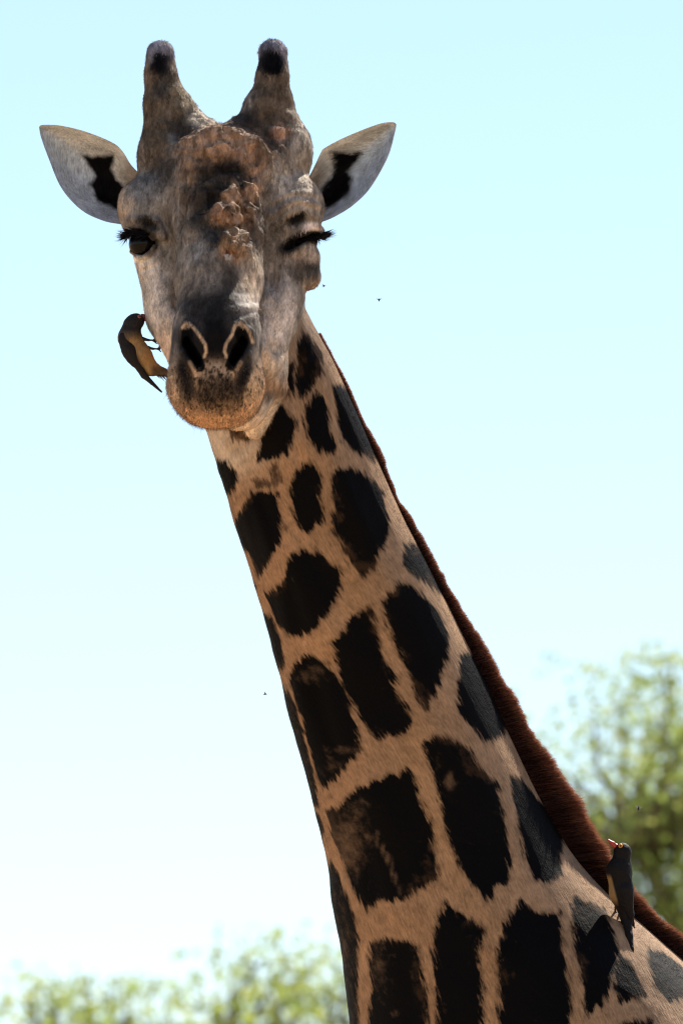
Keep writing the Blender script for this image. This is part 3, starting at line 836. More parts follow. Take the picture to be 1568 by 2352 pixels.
def paint_head(v, n, knob):
    u, vv, w = v[:, 0], v[:, 1], v[:, 2]
    pu = u + (fbm(v / 18, 3, 21) - .5) * 16 + (fbm(v / 48, 2, 23) - .5) * 34
    pv = vv + (fbm(v / 18, 3, 22) - .5) * 16 + (fbm(v / 48, 2, 24) - .5) * 34
    still = sstep(760, 700, vv)                      # keep eyes, nostrils and lips crisp
    still = still * sstep(30, 70, np.hypot(u - 328, vv - 560)) * sstep(30, 70, np.hypot(u - 690, vv - 545))
    pu = lerp(u, pu, still * .9 + .1); pv = lerp(vv, pv, still * .9 + .1)
    col = np.tile(np.array([0.24, 0.20, 0.165]), (len(v), 1))
    for a, b, ra, rb, rot, c, st, hard, lim in HEADPAINT:
        m = np.nonzero((np.abs(u - a) < max(ra, rb) * 2.2) & (np.abs(vv - b) < max(ra, rb) * 2.2))[0]
        x, y = pu[m] - a, pv[m] - b
        if rot:
            cs, sn = math.cos(math.radians(rot)), math.sin(math.radians(rot))
            x, y = x * cs + y * sn, -x * sn + y * cs
        q = np.sqrt((x / ra) ** 2 + (y / rb) ** 2)
        k = st * np.exp(-np.log(2) * q ** (hard * 1.6))
        if lim is not None: k = k * sstep(lim + 35, lim - 10, w[m])
        col[m] = lerp(col[m], np.array(c), k[:, None])
    # nostril rims
    rimc = np.array([0.50, 0.34, 0.21])
    for rim, hole in (([(424, 758), (433, 747), (449, 757), (463, 777), (477, 798), (479, 815), (466, 838), (462, 853)], [(436, 771), (434, 790), (446, 815), (458, 832), (463, 846)]),
                      ([(584, 792), (576, 766), (556, 747), (544, 753), (537, 775), (523, 797), (520, 813), (529, 836), (536, 852)], [(556, 773), (562, 790), (550, 812), (540, 830), (535, 844)])):
        P = np.stack([u, vv], 1)
        m = np.nonzero((w < -300) & (np.abs(vv - 800) < 80) & (np.abs(u - 500) < 110))[0]
        dd = np.full(len(m), 1e9); dh = np.full(len(m), 1e9)
        for arr, out in ((rim, dd), (hole, dh)):
            for a, b in zip(arr[:-1], arr[1:]):
                a = np.array(a, float); b = np.array(b, float); e = b - a
                t = np.clip(((P[m] - a) @ e) / (e @ e), 0, 1)
                np.minimum(out, np.linalg.norm(P[m] - a - t[:, None] * e, axis=1), out=out)
        k = sstep(6.0, 2.2, dd) * 0.65 * sstep(25, 45, np.abs(P[m][:, 0] - 500) + (P[m][:, 1] < 830) * 30)
        col[m] = lerp(col[m], rimc * np.array([1, 1, 1]), k[:, None])
        k = sstep(16, 11, dh)
        col[m] = lerp(col[m], np.array([0.004, 0.004, 0.004]), k[:, None])
    # flaps below the nostrils
    for pts in ([(441, 838), (452, 858)], [(556, 838), (545, 858)]):
        a, b = np.array(pts, float); e = b - a
        P = np.stack([u, vv], 1)
        t = np.clip(((P - a) @ e) / (e @ e), 0, 1)
        k = sstep(8, 3, np.linalg.norm(P - a - t[:, None] * e, axis=1)) * (w < -300) * 0.55
        col = lerp(col, np.array([0.36, 0.24, 0.155]), k[:, None])
    # dark whisker pores on the upper lip
    for _ in range(320):
        a, b = RNG.normal(500, 46), RNG.normal(902, 32)
        m = np.nonzero((np.abs(u - a) < 6) & (np.abs(vv - b) < 8) & (w < -300))[0]
        k = 0.75 * sstep(3.4, 1.2, np.hypot(u[m] - a, (vv[m] - b) * 0.7))
        col[m] = lerp(col[m], np.array([0.02, 0.014, 0.011]), k[:, None])
    # uneven grey and brown hair
    a = fbm(v / 22, 4, 41); b = fbm(v * np.array([1 / 7, 1 / 22, 1 / 22]), 3, 42)
    dark = sstep(0.55, 0.72, a) * (0.22 + 0.4 * np.clip(knob, 0, 1))
    col = lerp(col, col * 0.32, dark[:, None])
    col *= (0.62 + 0.78 * b)[:, None]
    lum = col.mean(1, keepdims=True)
    col = col * (0.60 + 1.15 * sstep(0.05, 0.32, lum)) * np.array([0.98, 0.95, 0.90])
    return col

def build_head():
    F, v, f, n, knob = head_surface()
    col = paint_head(v, n, knob)
    P = W(v[:, 0], v[:, 1], v[:, 2], np.zeros(len(v)))
    ang = math.radians(40)
    along = v[:, 1] * math.cos(ang) - v[:, 2] * math.sin(ang)
    cross = v[:, 1] * math.sin(ang) + v[:, 2] * math.cos(ang)
    fur = np.stack([v[:, 0], cross, along], 1) * S
    bare = np.clip(np.exp(-((v[:, 0] - 500) / 60) ** 2 - ((v[:, 1] - 790) / 60) ** 2) * (v[:, 2] < -300), 0, 1)
    global HEAD_V, HEAD_N, HEAD_F
    HEAD_V, HEAD_N, HEAD_F = v, n, F
    return dict(v=P, f=[f], spot=np.full(len(v), -0.05), fade=np.zeros(len(v)), col=col, fur=fur, bare=bare)

# ---- ears
def curve(pts, n):
    pts = np.array(pts, float)
    c = catmull(pts, n * 4)
    L = np.concatenate([[0], np.cumsum(np.linalg.norm(np.diff(c, axis=0), axis=1))])
    t = np.linspace(0, L[-1], n)
    return np.stack([np.interp(t, L, c[:, 0]), np.interp(t, L, c[:, 1])], 1)

def build_ear(lower, upper, dark, w0, w1):
    na, nb = 90, 70
    Lo, Up = curve(lower, na), curve(upper, na)
    a = np.linspace(0, 1, na)[:, None] * np.ones((1, nb)); b = np.linspace(-1, 1, nb)[None] * np.ones((na, 1))
    img = Lo[:, None] * ((1 - b) / 2)[..., None] + Up[:, None] * ((1 + b) / 2)[..., None]
    cup = 95 * np.sin(np.clip(1 - a, 0, 1) ** 0.8 * math.pi * 0.62) * (1 - np.abs(b) ** 2.4)
    roll = -16 * sstep(0.55, 1.0, b) * np.sin(a * math.pi)          # upper rim folds forward
    wd = lerp(w0, w1, a) + cup + roll
    nz = (fbm(np.stack([img[..., 0].ravel() / 30, img[..., 1].ravel() / 30, 0 * a.ravel()], 1), 3, 61).reshape(a.shape) - .5)
    wd = wd + nz * 8
    fr = np.stack([img[..., 0], img[..., 1], wd], -1).reshape(-1, 3)
    th = 9 * np.clip((1 - np.abs(b)) * 6, 0.12, 1) * np.clip((1 - a) * 8, 0.12, 1)
    bk = fr.copy(); bk[:, 2] += th.ravel()
    idx = np.arange(na * nb).reshape(na, nb); off = na * nb
    q = np.stack([idx[:-1, :-1], idx[1:, :-1], idx[1:, 1:], idx[:-1, 1:]], -1).reshape(-1, 4)
    f = [q, q[:, ::-1] + off]
    ring = np.concatenate([idx[:, 0], idx[-1, 1:], idx[::-1, -1][1:], idx[0, ::-1][1:]])
    f.append(np.stack([ring[:-1], ring[:-1] + off, ring[1:] + off, ring[1:]], 1))
    v = np.concatenate([fr, bk])
    P2 = img.reshape(-1, 2)
    jig = (fbm(np.stack([P2[:, 0] / 14, P2[:, 1] / 14, 0 * P2[:, 0]], 1), 3, 62) - .5) * 10
    d = poly_sdf(P2, dark) + jig
    k = sstep(7, -6, d)[:, None]
    bb = b.ravel()[:, None]
    base = lerp(np.array([0.72, 0.82, 0.93]), np.array([0.76, 0.76, 0.72]), sstep(0.0, 0.5, bb))
    base = lerp(base, np.array([0.30, 0.235, 0.18]), (sstep(0.34, 0.12, a.ravel()[:, None]) * sstep(0.1, 0.6, bb)) * .8)
    st = fbm(np.stack([P2[:, 0] / 40, P2[:, 1] / 10, 0 * P2[:, 0]], 1), 3, 63)[:, None]
    base = base * (0.86 + 0.24 * st)
    cf = lerp(base, np.array([0.006, 0.005, 0.006]), k)  # black area: dark inner hair plus the deep shade of the cup, painted in
    cb = np.tile(np.array([0.40, 0.30, 0.21]), (len(fr), 1))
    P = W(v[:, 0], v[:, 1], v[:, 2], np.zeros(len(v)))
    return dict(v=P, f=f, spot=np.full(len(v), -0.05), fade=np.zeros(len(v)), col=np.concatenate([cf, cb]),
                fur=np.stack([v[:, 0], v[:, 2], v[:, 1]], 1) * S, bare=np.zeros(len(v)))

# ---- trunk and legs, below the picture
def build_trunk():
    F = Field((-0.3, -0.6, -0.05), (2.6, 0.9, 3.5), 0.03)
    y0 = 0.15; k = 0.25
    F.ell((1.10, y0, 2.58), (0.85, 0.34, 0.50), k)
    F.ell((0.62, y0, 2.55), (0.42, 0.28, 0.52), k)
    F.ell((0.30, y0, 2.62), (0.34, 0.25, 0.42), k)
    F.ell((1.75, y0, 2.50), (0.46, 0.33, 0.48), k)
    F.cone((0.66, y0, 2.92), 0.27, (1.55, y0, 2.74), 0.24, 0.3)
    for s in (-1, 1):
        ys = y0 + s * 0.20
        F.cone((0.55, ys, 2.4), 0.17, (0.52, ys, 1.35), 0.085, .1); F.cone((0.52, ys, 1.35), 0.085, (0.53, ys, 1.22), 0.085, .06)
        F.cone((0.53, ys, 1.22), 0.07, (0.54, ys, 0.28), 0.055, .06); F.cone((0.54, ys, 0.28), 0.065, (0.50, ys, 0.09), 0.085, .05)
        F.ell((0.48, ys, 0.07), (0.12, 0.085, 0.085), .03)
        F.cone((1.85, ys, 2.4), 0.24, (1.72, ys, 1.75), 0.13, .12); F.cone((1.72, ys, 1.75), 0.12, (1.98, ys, 1.22), 0.075, .08)
        F.cone((1.98, ys, 1.22), 0.08, (1.93, ys, 0.28), 0.055, .06); F.cone((1.93, ys, 0.28), 0.065, (1.88, ys, 0.09), 0.085, .05)
        F.ell((1.86, ys, 0.07), (0.12, 0.085, 0.085), .03)
    F.cone((2.18, y0, 2.62), 0.05, (2.32, y0, 2.0), 0.03, .06); F.cone((2.32, y0, 2.0), 0.05, (2.34, y0, 1.5), 0.07, .05)
    v, f = F.mesh(); v = smooth_mesh(v, f, 2)
    v[:, 2] = np.maximum(v[:, 2], 0.0)
    n = vert_normals(v, f)
    if n[np.argmin(v[:, 1])][1] > 0: f = f[:, ::-1]
    d = cells2d(np.stack([v[:, 0] * 1000 + 200 * v[:, 1], v[:, 2] * 1000], 1), 230, 8) - 22
    spot = d / 1000 - sstep(1.2, 0.4, v[:, 2]) * 0.1
    col = np.tile(TAN, (len(v), 1))
    return dict(v=v, f=[f], spot=spot, fade=np.zeros(len(v)), col=col, fur=v, bare=np.zeros(len(v)))

giraffe = empty('giraffe', (1.1, 0.15, 0.0), 'dark spotted giraffe with knobbly forehead and one eye half shut, facing the viewer', 'giraffe')
parts = [build_neck(), build_head(),
         build_ear([(300, 520), (278, 514), (235, 505), (185, 480), (140, 430), (110, 360), (93, 312), (89, 290)],
                   [(345, 410), (322, 398), (300, 376), (281, 346), (258, 326), (200, 302), (140, 287), (98, 285), (89, 290)],
                   [(187, 354), (260, 354), (255, 385), (267, 409), (290, 431), (300, 470), (275, 480), (243, 467), (221, 457), (204, 419), (219, 400), (197, 371)], 90, 60),
         build_ear([(720, 512), (742, 507), (770, 495), (810, 470), (850, 430), (890, 360), (907, 302), (910, 284)],
                   [(690, 425), (708, 405), (724, 375), (736, 350), (747, 337), (800, 310), (870, 283), (902, 279), (910, 284)],
                   [(756, 347), (824, 347), (819, 366), (795, 392), (807, 409), (800, 440), (780, 457), (744, 482), (715, 470), (728, 440), (752, 407), (762, 380)], 90, 60),
         build_trunk()]
off = 0; FV = []; FF3 = []; FF4 = []
for p in parts:
    FV.append(p['v'])
    for f in p['f']:
        (FF3 if f.shape[1] == 3 else FF4).append(f + off)
    off += len(p['v'])
cat = lambda k: np.concatenate([p[k] for p in parts])
body = mesh_object('body', np.concatenate(FV), [np.concatenate(FF4)] + ([np.concatenate(FF3)] if FF3 else []), M_COAT, giraffe)
set_attr(body.data, 'spot', 'FLOAT', cat('spot'))
set_attr(body.data, 'fade', 'FLOAT', cat('fade'))
set_attr(body.data, 'thin', 'FLOAT', np.concatenate([np.full(len(p['v']), float(i in (2, 3))) for i, p in enumerate(parts)]))
set_attr(body.data, 'fur', 'FLOAT_VECTOR', cat('fur'))
c = cat('col'); set_attr(body.data, 'Col', 'FLOAT_COLOR', np.concatenate([c, np.ones((len(c), 1))], 1))

# short lying hair of neck and head
def coat_hair():
    me = body.data; nv = len(me.vertices)
    co = np.empty(nv * 3, np.float32); me.vertices.foreach_get('co', co); co = co.reshape(-1, 3).astype(float)
    no = np.empty(nv * 3, np.float32); me.vertices.foreach_get('normal', no); no = no.reshape(-1, 3).astype(float)
    counts = [len(p['v']) for p in parts]
    spot, fade, fur, col = cat('spot'), cat('fade'), cat('fur'), cat('col')
    neck = np.arange(counts[0]); head = np.arange(counts[0], counts[0] + counts[1])
    facing = no @ FWD
    def pick(idx, n, thr=0.45):
        idx = idx[facing[idx] < thr]
        return RNG.choice(idx, n)
    nk = neck[(co[neck] @ UPV > (CENTRE @ UPV) - 0.85) & (co[neck, 0] < 0.62)]
    hv = HEAD_V
    hd = head[~((hv[:, 2] < -300) & (np.hypot((hv[:, 0] - 500) / 95, (hv[:, 1] - 805) / 62) < 1)) & ~(np.hypot(hv[:, 0] - 328, hv[:, 1] - 562) < 42) & ~(np.hypot((hv[:, 0] - 694) / 44, (hv[:, 1] - 552 + (hv[:, 0] - 694) * 0.5) / 20) < 1)]
    e0 = counts[0] + counts[1]; ears = np.concatenate([e0 + k * counts[2] + np.arange(90 * 70).reshape(90, 70)[:80, 7:63].ravel() for k in (0, 1)])
    I = np.concatenate([pick(nk, 150000), pick(hd, 95000), pick(ears, 16000, 0.2)])
    ishead = np.arange(len(I)) >= 150000
    n = len(I); N = no[I]
    axis = np.array([0.36, 0.0, -0.93])
    isear = np.arange(n) >= 245000
    down = np.where(ishead[:, None], np.array([0.0, -0.25, -0.95]), axis)
    out = np.stack([np.sign(co[I, 0] + 0.19), np.zeros(n), np.full(n, 0.45)], 1)
    down = np.where(isear[:, None], out, down)
    down = down + RNG.normal(0, 1, (n, 3)) * np.where(ishead, 0.32, 0.20)[:, None]
    d = down - (down * N).sum(1, keepdims=True) * N
    d /= np.linalg.norm(d, axis=1, keepdims=True) + 1e-9
    side = np.cross(d, N); side /= np.linalg.norm(side, axis=1, keepdims=True) + 1e-9
    lift = RNG.uniform(0.10, 0.34, n)[:, None]
    L = np.where(isear, RNG.uniform(0.004, 0.010, n), np.where(ishead, RNG.uniform(0.004, 0.009, n), RNG.uniform(0.006, 0.013, n)))[:, None]
    wd = np.where(ishead, 0.0008, 0.0011)[:, None]
    p0 = co[I] + side * RNG.normal(0, 0.0012, (n, 1)) + d * RNG.normal(0, 0.0015, (n, 1)) - N * 0.0003
    p1 = p0 + (d + N * lift) * L * 0.55
    p2 = p1 + (d + N * lift * 0.2) * L * 0.45
    V = np.stack([p0 - side * wd * .5, p0 + side * wd * .5, p1 - side * wd * .4, p1 + side * wd * .4, p2], 1).reshape(-1, 3)
    b = np.arange(n) * 5
    o = mesh_object('coat_hair', V, [np.stack([b, b + 1, b + 3, b + 2], 1), np.stack([b + 2, b + 3, b + 4], 1)], M_COATHAIR, giraffe)
    R = lambda a: np.repeat(a[I], 5, axis=0)
    set_attr(o.data, 'spot', 'FLOAT', R(spot)); set_attr(o.data, 'fade', 'FLOAT', R(fade))
    set_attr(o.data, 'fur', 'FLOAT_VECTOR', R(fur))
    set_attr(o.data, 'Col', 'FLOAT_COLOR', np.concatenate([R(col), np.ones((5 * n, 1))], 1))
    o['kind'] = 'stuff'
coat_hair()

# eye
def ball(name, c, r, mat, parent, seg=32, scale=(1, 1, 1), rot=0):
    a = np.linspace(0, 2 * math.pi, seg, endpoint=False); b = np.linspace(0, math.pi, seg // 2 + 1)[1:-1]
    B, A = np.meshgrid(b, a, indexing='ij')
    p = np.stack([np.sin(B) * np.cos(A), np.sin(B) * np.sin(A), np.cos(B)], -1).reshape(-1, 3)
    p = np.concatenate([p, [[0, 0, 1], [0, 0, -1]]]) * np.array(scale) * r
    nb = len(b); idx = np.arange(nb * seg).reshape(nb, seg)
    q = np.stack([idx[:-1], np.roll(idx[:-1], -1, 1), np.roll(idx[1:], -1, 1), idx[1:]], -1).reshape(-1, 4)
    t1 = np.stack([np.roll(idx[0], -1), idx[0], np.full(seg, nb * seg)], 1)
    t2 = np.stack([idx[-1], np.roll(idx[-1], -1), np.full(seg, nb * seg + 1)], 1)
    if rot:
        cs, sn = math.cos(rot), math.sin(rot)
        p = np.stack([p[:, 0] * cs - p[:, 1] * sn, p[:, 0] * sn + p[:, 1] * cs, p[:, 2]], 1)
    p = p + np.array(c)
    P = W(p[:, 0], p[:, 1], p[:, 2], np.zeros(len(p)))
    return mesh_object(name, P, [q, np.concatenate([t1, t2])], mat, parent)
eye = ball('eye', (332, 561, -24), 36, M_EYE, giraffe)
eye['label'] = 'open dark glossy eye'
eye2 = ball('eye', (690, 558, HEAD_F.front(684, 562) + 24), 27, M_EYE, giraffe)
eye2['label'] = 'half shut dark eye under a heavy lid'

# eyelashes
def lashes(roots, d, ln, spread, n, name):
    r = np.array(roots, float)
    t = RNG.random(n) * (len(r) - 1 - 1e-6); i = t.astype(int); fr = (t - i)[:, None]
    p = lerp(r[i], r[i + 1], fr) + RNG.normal(0, 1.6, (n, 3))
    dd = np.array(d) + RNG.normal(0, spread, (n, 3))
    P = W(p[:, 0], p[:, 1], p[:, 2], np.zeros(n))
    D = dd[:, :1] * RGT - dd[:, 1:2] * UPV + dd[:, 2:3] * FWD
    D /= np.linalg.norm(D, axis=1, keepdims=True)
    L = ln * S * RNG.uniform(0.6, 1.15, n)
    bend = np.tile(0.5 * UPV - 0.1 * RGT * np.sign(d[0]), (n, 1))
    v, f = strands(P, D, L, 0.0022, bend, 4)
    return mesh_object(name, v, f, M_LASH, giraffe)
lashes([(293, 541, -22), (305, 532, -52), (325, 529, -68), (345, 538, -72)], (-0.75, 0.45, -0.45), 34, 0.22, 420, 'eyelashes')
f_ = HEAD_F.front
lashes([(676, 560, f_(676, 560) - 3), (700, 548, f_(700, 548) - 4), (722, 540, f_(716, 540) - 3), (734, 540, 0)], (0.70, 0.50, -0.40), 26, 0.22, 300, 'eyelashes')
lashes([(712, 545, f_(710, 545) - 3), (738, 536, 10)], (0.95, 0.20, -0.15), 38, 0.13, 240, 'eyelashes')

# whiskery short hair over the muzzle and chin
def muzzle_hair():
    v, n = HEAD_V, HEAD_N
    m = np.nonzero((v[:, 2] < -250) & (v[:, 1] > 845))[0]
    m = RNG.choice(m, 9000)
    N = n[m, :1] * RGT - n[m, 1:2] * UPV + n[m, 2:3] * FWD
    P = W(v[m, 0], v[m, 1], v[m, 2], np.zeros(len(m)))
    d = N * 0.55 - UPV * 0.75 + RNG.normal(0, .22, (len(m), 3)); d /= np.linalg.norm(d, axis=1, keepdims=True)
    ln = RNG.uniform(0.003, 0.007, len(m)); lw = RNG.random(len(m)) < 0.012
    ln[lw] *= 3.0
    ve, f = strands(P, d, ln, 0.00045, None, 2)
    o = mesh_object('muzzle_hair', ve, f, M_FUZZ, giraffe); o['kind'] = 'stuff'
muzzle_hair()

# mane: outer edge of the hair in the photo
MANE_EDGE = np.array([(735, 765), (765, 820), (803, 890), (832, 960), (872, 1030), (900, 1110), (915, 1150), (945, 1190), (985, 1262), (1022, 1330), (1062, 1402), (1110, 1472), (1150, 1552),
                      (1190, 1612), (1226, 1682), (1262, 1732), (1312, 1802), (1352, 1872), (1388, 1938), (1420, 1990), (1462, 2052), (1502, 2092), (1570, 2150), (1700, 2240), (1850, 2330)], float)
def build_mane():
    ed = catmull(MANE_EDGE, 900)
    kt = neck_param(ed); k = kt[:, 0]
    base = np.stack([np.interp(k, np.arange(NS), N_R[:, i]) for i in (0, 1)], 1)
    # root just inside the nape line
    nrm = ed - base; ln = np.linalg.norm(nrm, axis=1, keepdims=True); 
    wc = np.interp(k, np.arange(NS), NR[:, 4])
    inner = base - 14 * nrm / np.maximum(ln, 1e-3)
    # solid heart of the mane
    m = len(ed); lay = []
    sidew = np.array([-1, -1, -0.8, 0, 0.8, 1, 1]); outf = np.array([0, 0.35, 0.55, 0.62, 0.55, 0.35, 0])
    half = 15 + 7 * sstep(1200, 2000, ed[:, 1]); core = half * 0.55
    for sd, of in zip(sidew, outf):
        q = lerp(inner, ed, of) 
        lay.append(W(q[:, 0], q[:, 1], wc + sd * core, wc))
    V = np.stack(lay, 1).reshape(-1, 3); c = len(sidew)
    idx = np.arange(m * c).reshape(m, c)
    f = np.stack([idx[:-1, :-1], idx[:-1, 1:], idx[1:, 1:], idx[1:, :-1]], -1).reshape(-1, 4)
    n = 80000
    t = RNG.random(n) ** 0.9 * (m - 1.001); i = t.astype(int); fr = (t - i)[:, None]
    b = lerp(inner[i], inner[i + 1], fr); e = lerp(ed[i], ed[i + 1], fr)
    wcs = wc[i]; hs = half[i]
    sd = RNG.uniform(-1, 1, n)
    P = W(b[:, 0], b[:, 1], wcs + sd * hs, wcs)
    start = RNG.uniform(0.0, 0.75, n)
    q = lerp(b, e, start[:, None]); hw = np.sqrt(np.clip(1 - start * 0.6, 0, 1)) * hs * 1.02
    sgn = np.sign(sd)
    inside = RNG.random(n) < 0.5
    P = W(q[:, 0], q[:, 1], wcs + np.where(inside, sd * hw, sgn * hw), wcs)
    tip = W(e[:, 0], e[:, 1], wcs + sd * hs * 0.5, wcs)
    clump = fbm(np.stack([t / 11 + 3 * fbm(np.stack([t / 40, 0 * t, 0 * t], 1), 2, 73), 0 * t, 0 * t], 1), 4, 71)
    d = tip - P; L = np.linalg.norm(d, axis=1); d /= L[:, None]
    lean = np.array([-0.30, 0, 0.42])
    d = d + 0.10 * lean + RNG.normal(0, .10, (n, 3)); d /= np.linalg.norm(d, axis=1, keepdims=True)
    L = L * (0.66 + 0.46 * clump) * RNG.uniform(0.62, 1.12, n) + 0.002
    ve, fs = strands(P, d, L, 0.0016, np.tile(-0.12 * UPV, (n, 1)), 3)
    o = len(V)
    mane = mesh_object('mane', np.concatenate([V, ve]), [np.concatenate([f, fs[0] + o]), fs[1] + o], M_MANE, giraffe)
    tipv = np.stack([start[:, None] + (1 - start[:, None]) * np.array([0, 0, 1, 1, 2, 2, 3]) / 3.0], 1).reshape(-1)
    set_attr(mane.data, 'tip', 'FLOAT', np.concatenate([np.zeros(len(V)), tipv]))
    mane['label'] = 'stiff reddish brown mane along the nape'
build_mane()
# ------------------------------------------------------------------ oxpeckers
def feather_material():
    t = NT('oxpecker_feathers')
    col = t.n('ShaderNodeAttribute', _attribute_name='Col').outputs['Color']
    co = t.n('ShaderNodeTexCoord').outputs['Object']
    nz = t.noise(t.scalevec(co, (1, 1, 0.35)), 420.0, 4.0, 0.6)
    sc = t.n('ShaderNodeVectorMath', _operation='SCALE', i0=col)
    t.t.links.new(t.math('MULTIPLY_ADD', nz, 0.9, 0.5), sc.inputs['Scale'])
    bp = t.n('ShaderNodeBump', Strength=0.4, Distance=0.002, Height=nz).outputs[0]
    return t.finish(principled(t, sc.outputs[0], 0.6, 0.12, bp, 0.0).outputs[0])
M_FEATHER = feather_material()
M_BEAK = plain_material('beak_red', (0.45, 0.03, 0.018, 1), 0.35, 0.5, 0.25, 300)
M_DUSK = plain_material('beak_dusky', (0.16, 0.035, 0.03, 1), 0.4, 0.4, 0.4, 300)
M_RING = plain_material('eye_ring', (0.80, 0.30, 0.02, 1), 0.4, 0.4, 0.2, 300)
M_REDEYE = plain_material('eye_red', (0.42, 0.10, 0.07, 1), 0.4, 0.4, 0.2, 300)
M_PUPIL = plain_material('pupil_black', (0.006, 0.005, 0.005, 1), 0.1, 0.6, 0.2, 300)
M_LEG = plain_material('leg_dark', (0.035, 0.03, 0.03, 1), 0.6, 0.3, 0.3, 300)
BROWN = np.array([0.030, 0.025, 0.023]); BUFF = np.array([0.42, 0.25, 0.10]); CHEST = np.array([0.14, 0.095, 0.055])

def bird_mesh(name, build, lo, hi, parent, mat, paint, h=1.1):
    F = Field(lo, hi, h); build(F)
    v, f = F.mesh(); v = smooth_mesh(v, f, 2)
    n = vert_normals(v, f)
    if n[np.argmin(v[:, 2])][2] > 0: f = f[:, ::-1]; n = -n
    v = v + n * ((fbm(v / 7, 3, 81) - .5) * 1.6)[:, None]
    o = mesh_object(name, W(v[:, 0], v[:, 1], v[:, 2], np.full(len(v), 0.5 * (lo[2] + hi[2]))), f, mat, parent)
    if paint is not None:
        c = paint(v); set_attr(o.data, 'Col', 'FLOAT_COLOR', np.concatenate([c, np.ones((len(v), 1))], 1))
    return o

def tuft(pts, dirs, ln, width, parent, mat, col, name):
    v, f = strands(np.array(pts), np.array(dirs), np.array(ln), width, None, 2)
    o = mesh_object(name, v, f, mat, parent)
    set_attr(o.data, 'Col', 'FLOAT_COLOR', np.tile(np.append(col, 1.0), (len(v), 1)))
    return o

def build_cheek_bird():
    w = -78
    root = empty('oxpecker', W(340, 800, w + 10), 'brown oxpecker with buff belly clinging upright to the giraffe\'s cheek', 'bird', 'oxpeckers riding on the giraffe')
    def body(F):
        F.ell((308, 737, w), (19, 18, 17), 10)
        F.cone((297, 748, w), 20, (293, 776, w), 25, 12)
        F.cone((293, 776, w), 25, (318, 818, w), 25, 12)
        F.cone((318, 818, w), 25, (342, 846, w), 17, 12)
        F.cone((342, 846, w), 15, (372, 855, w + 4), 10, 10)
    def paint(v):
        u, q = v[:, 0], v[:, 1]
        c = np.tile(BROWN, (len(v), 1))
        side = (u - 302) * 0.86 - (q - 800) * 0.5 + 0 * u            # towards the belly
        k = sstep(-8, 6, side) * sstep(758, 785, q)
        c = lerp(c, BUFF, k[:, None])
        k2 = sstep(752, 772, q) * sstep(800, 776, q)
        c = lerp(c, CHEST, (k2 * (1 - k) * .7)[:, None])
        c = lerp(c, BROWN * 1.6, (sstep(832, 850, q) * sstep(335, 350, u) * .8)[:, None])
        return c
    bird_mesh('body', body, (258, 705, w - 45), (400, 890, w + 45), root, M_FEATHER, paint)
    for s in (-1, 1):
        def wing(F, s=s):
            F.ell((291, 803, w + s * 20), (17, 42, 9), 6, rot=-24)
            F.cone((292, 805, w + s * 18), 14, (326, 862, w + s * 9), 7, 8)
            F.cone((326, 862, w + s * 9), 7, (366, 900, w + s * 3), 2.0, 5)
        bird_mesh('wing', wing, (258, 740, w - 45), (385, 915, w + 45), root, M_FEATHER, lambda v: np.tile(BROWN * 0.8, (len(v), 1)))
    def upper(F):
        F.cone((322, 726, w), 6, (334, 727, w), 3.6, 4); F.cone((334, 727, w), 3.6, (347, 730, w), 1.6, 3)
    def lower(F):
        F.cone((322, 733, w), 4.5, (334, 735, w), 2.6, 4); F.cone((334, 735, w), 2.6, (343, 736, w), 1.3, 3)
    bk = bird_mesh('beak', upper, (312, 712, w - 12), (356, 748, w + 12), root, M_DUSK, None, 0.8)
    lw = bird_mesh('lower_beak', lower, (312, 712, w - 12), (356, 748, w + 12), root, M_DUSK, None, 0.8)
    attach(lw, bk)
    e = ball('eye', (317, 728, w - 14.5), 4.6, M_REDEYE, root, 16)
    attach(ball('pupil', (317.5, 728, w - 18), 2.4, M_PUPIL, None, 12), e)
    for (u0, v0, u1, v1) in ((322, 778, 352, 782), (332, 798, 362, 801)):
        def leg(F):
            F.cone((u0, v0, w - 3), 5, (u0 + 14, v0 + 3, w - 2), 2.4, 3)
            F.cone((u0 + 14, v0 + 3, w - 2), 2.2, (u1, v1, w + 6), 2.2, 3)
            for dv in (-12, -3, 7): F.cone((u1 - 4, v1, w + 4), 2, (u1 + 3, v1 + dv, w + 6), 1.5, 2)
        bird_mesh('leg', leg, (310, 760, w - 14), (380, 820, w + 22), root, M_LEG, None, 0.8)
    # loose tail feathers
    n = 26
    pts = W(RNG.uniform(352, 376, n), RNG.uniform(855, 862, n), w + RNG.uniform(-6, 6, n))
    d = RGT[None] * RNG.uniform(.4, .8, n)[:, None] - UPV[None] * RNG.uniform(.35, .8, n)[:, None]
    d /= np.linalg.norm(d, axis=1, keepdims=True)
    tuft(pts, d, RNG.uniform(.008, .014, n), 0.003, root, M_FEATHER, BROWN * 1.4, 'tail_feathers')
build_cheek_bird()
cheek_bird = bpy.data.objects['oxpecker']
cheek_bird.location = Vector(cheek_bird.location) + Vector(RGT * 5 * S + FWD * 14 * S)

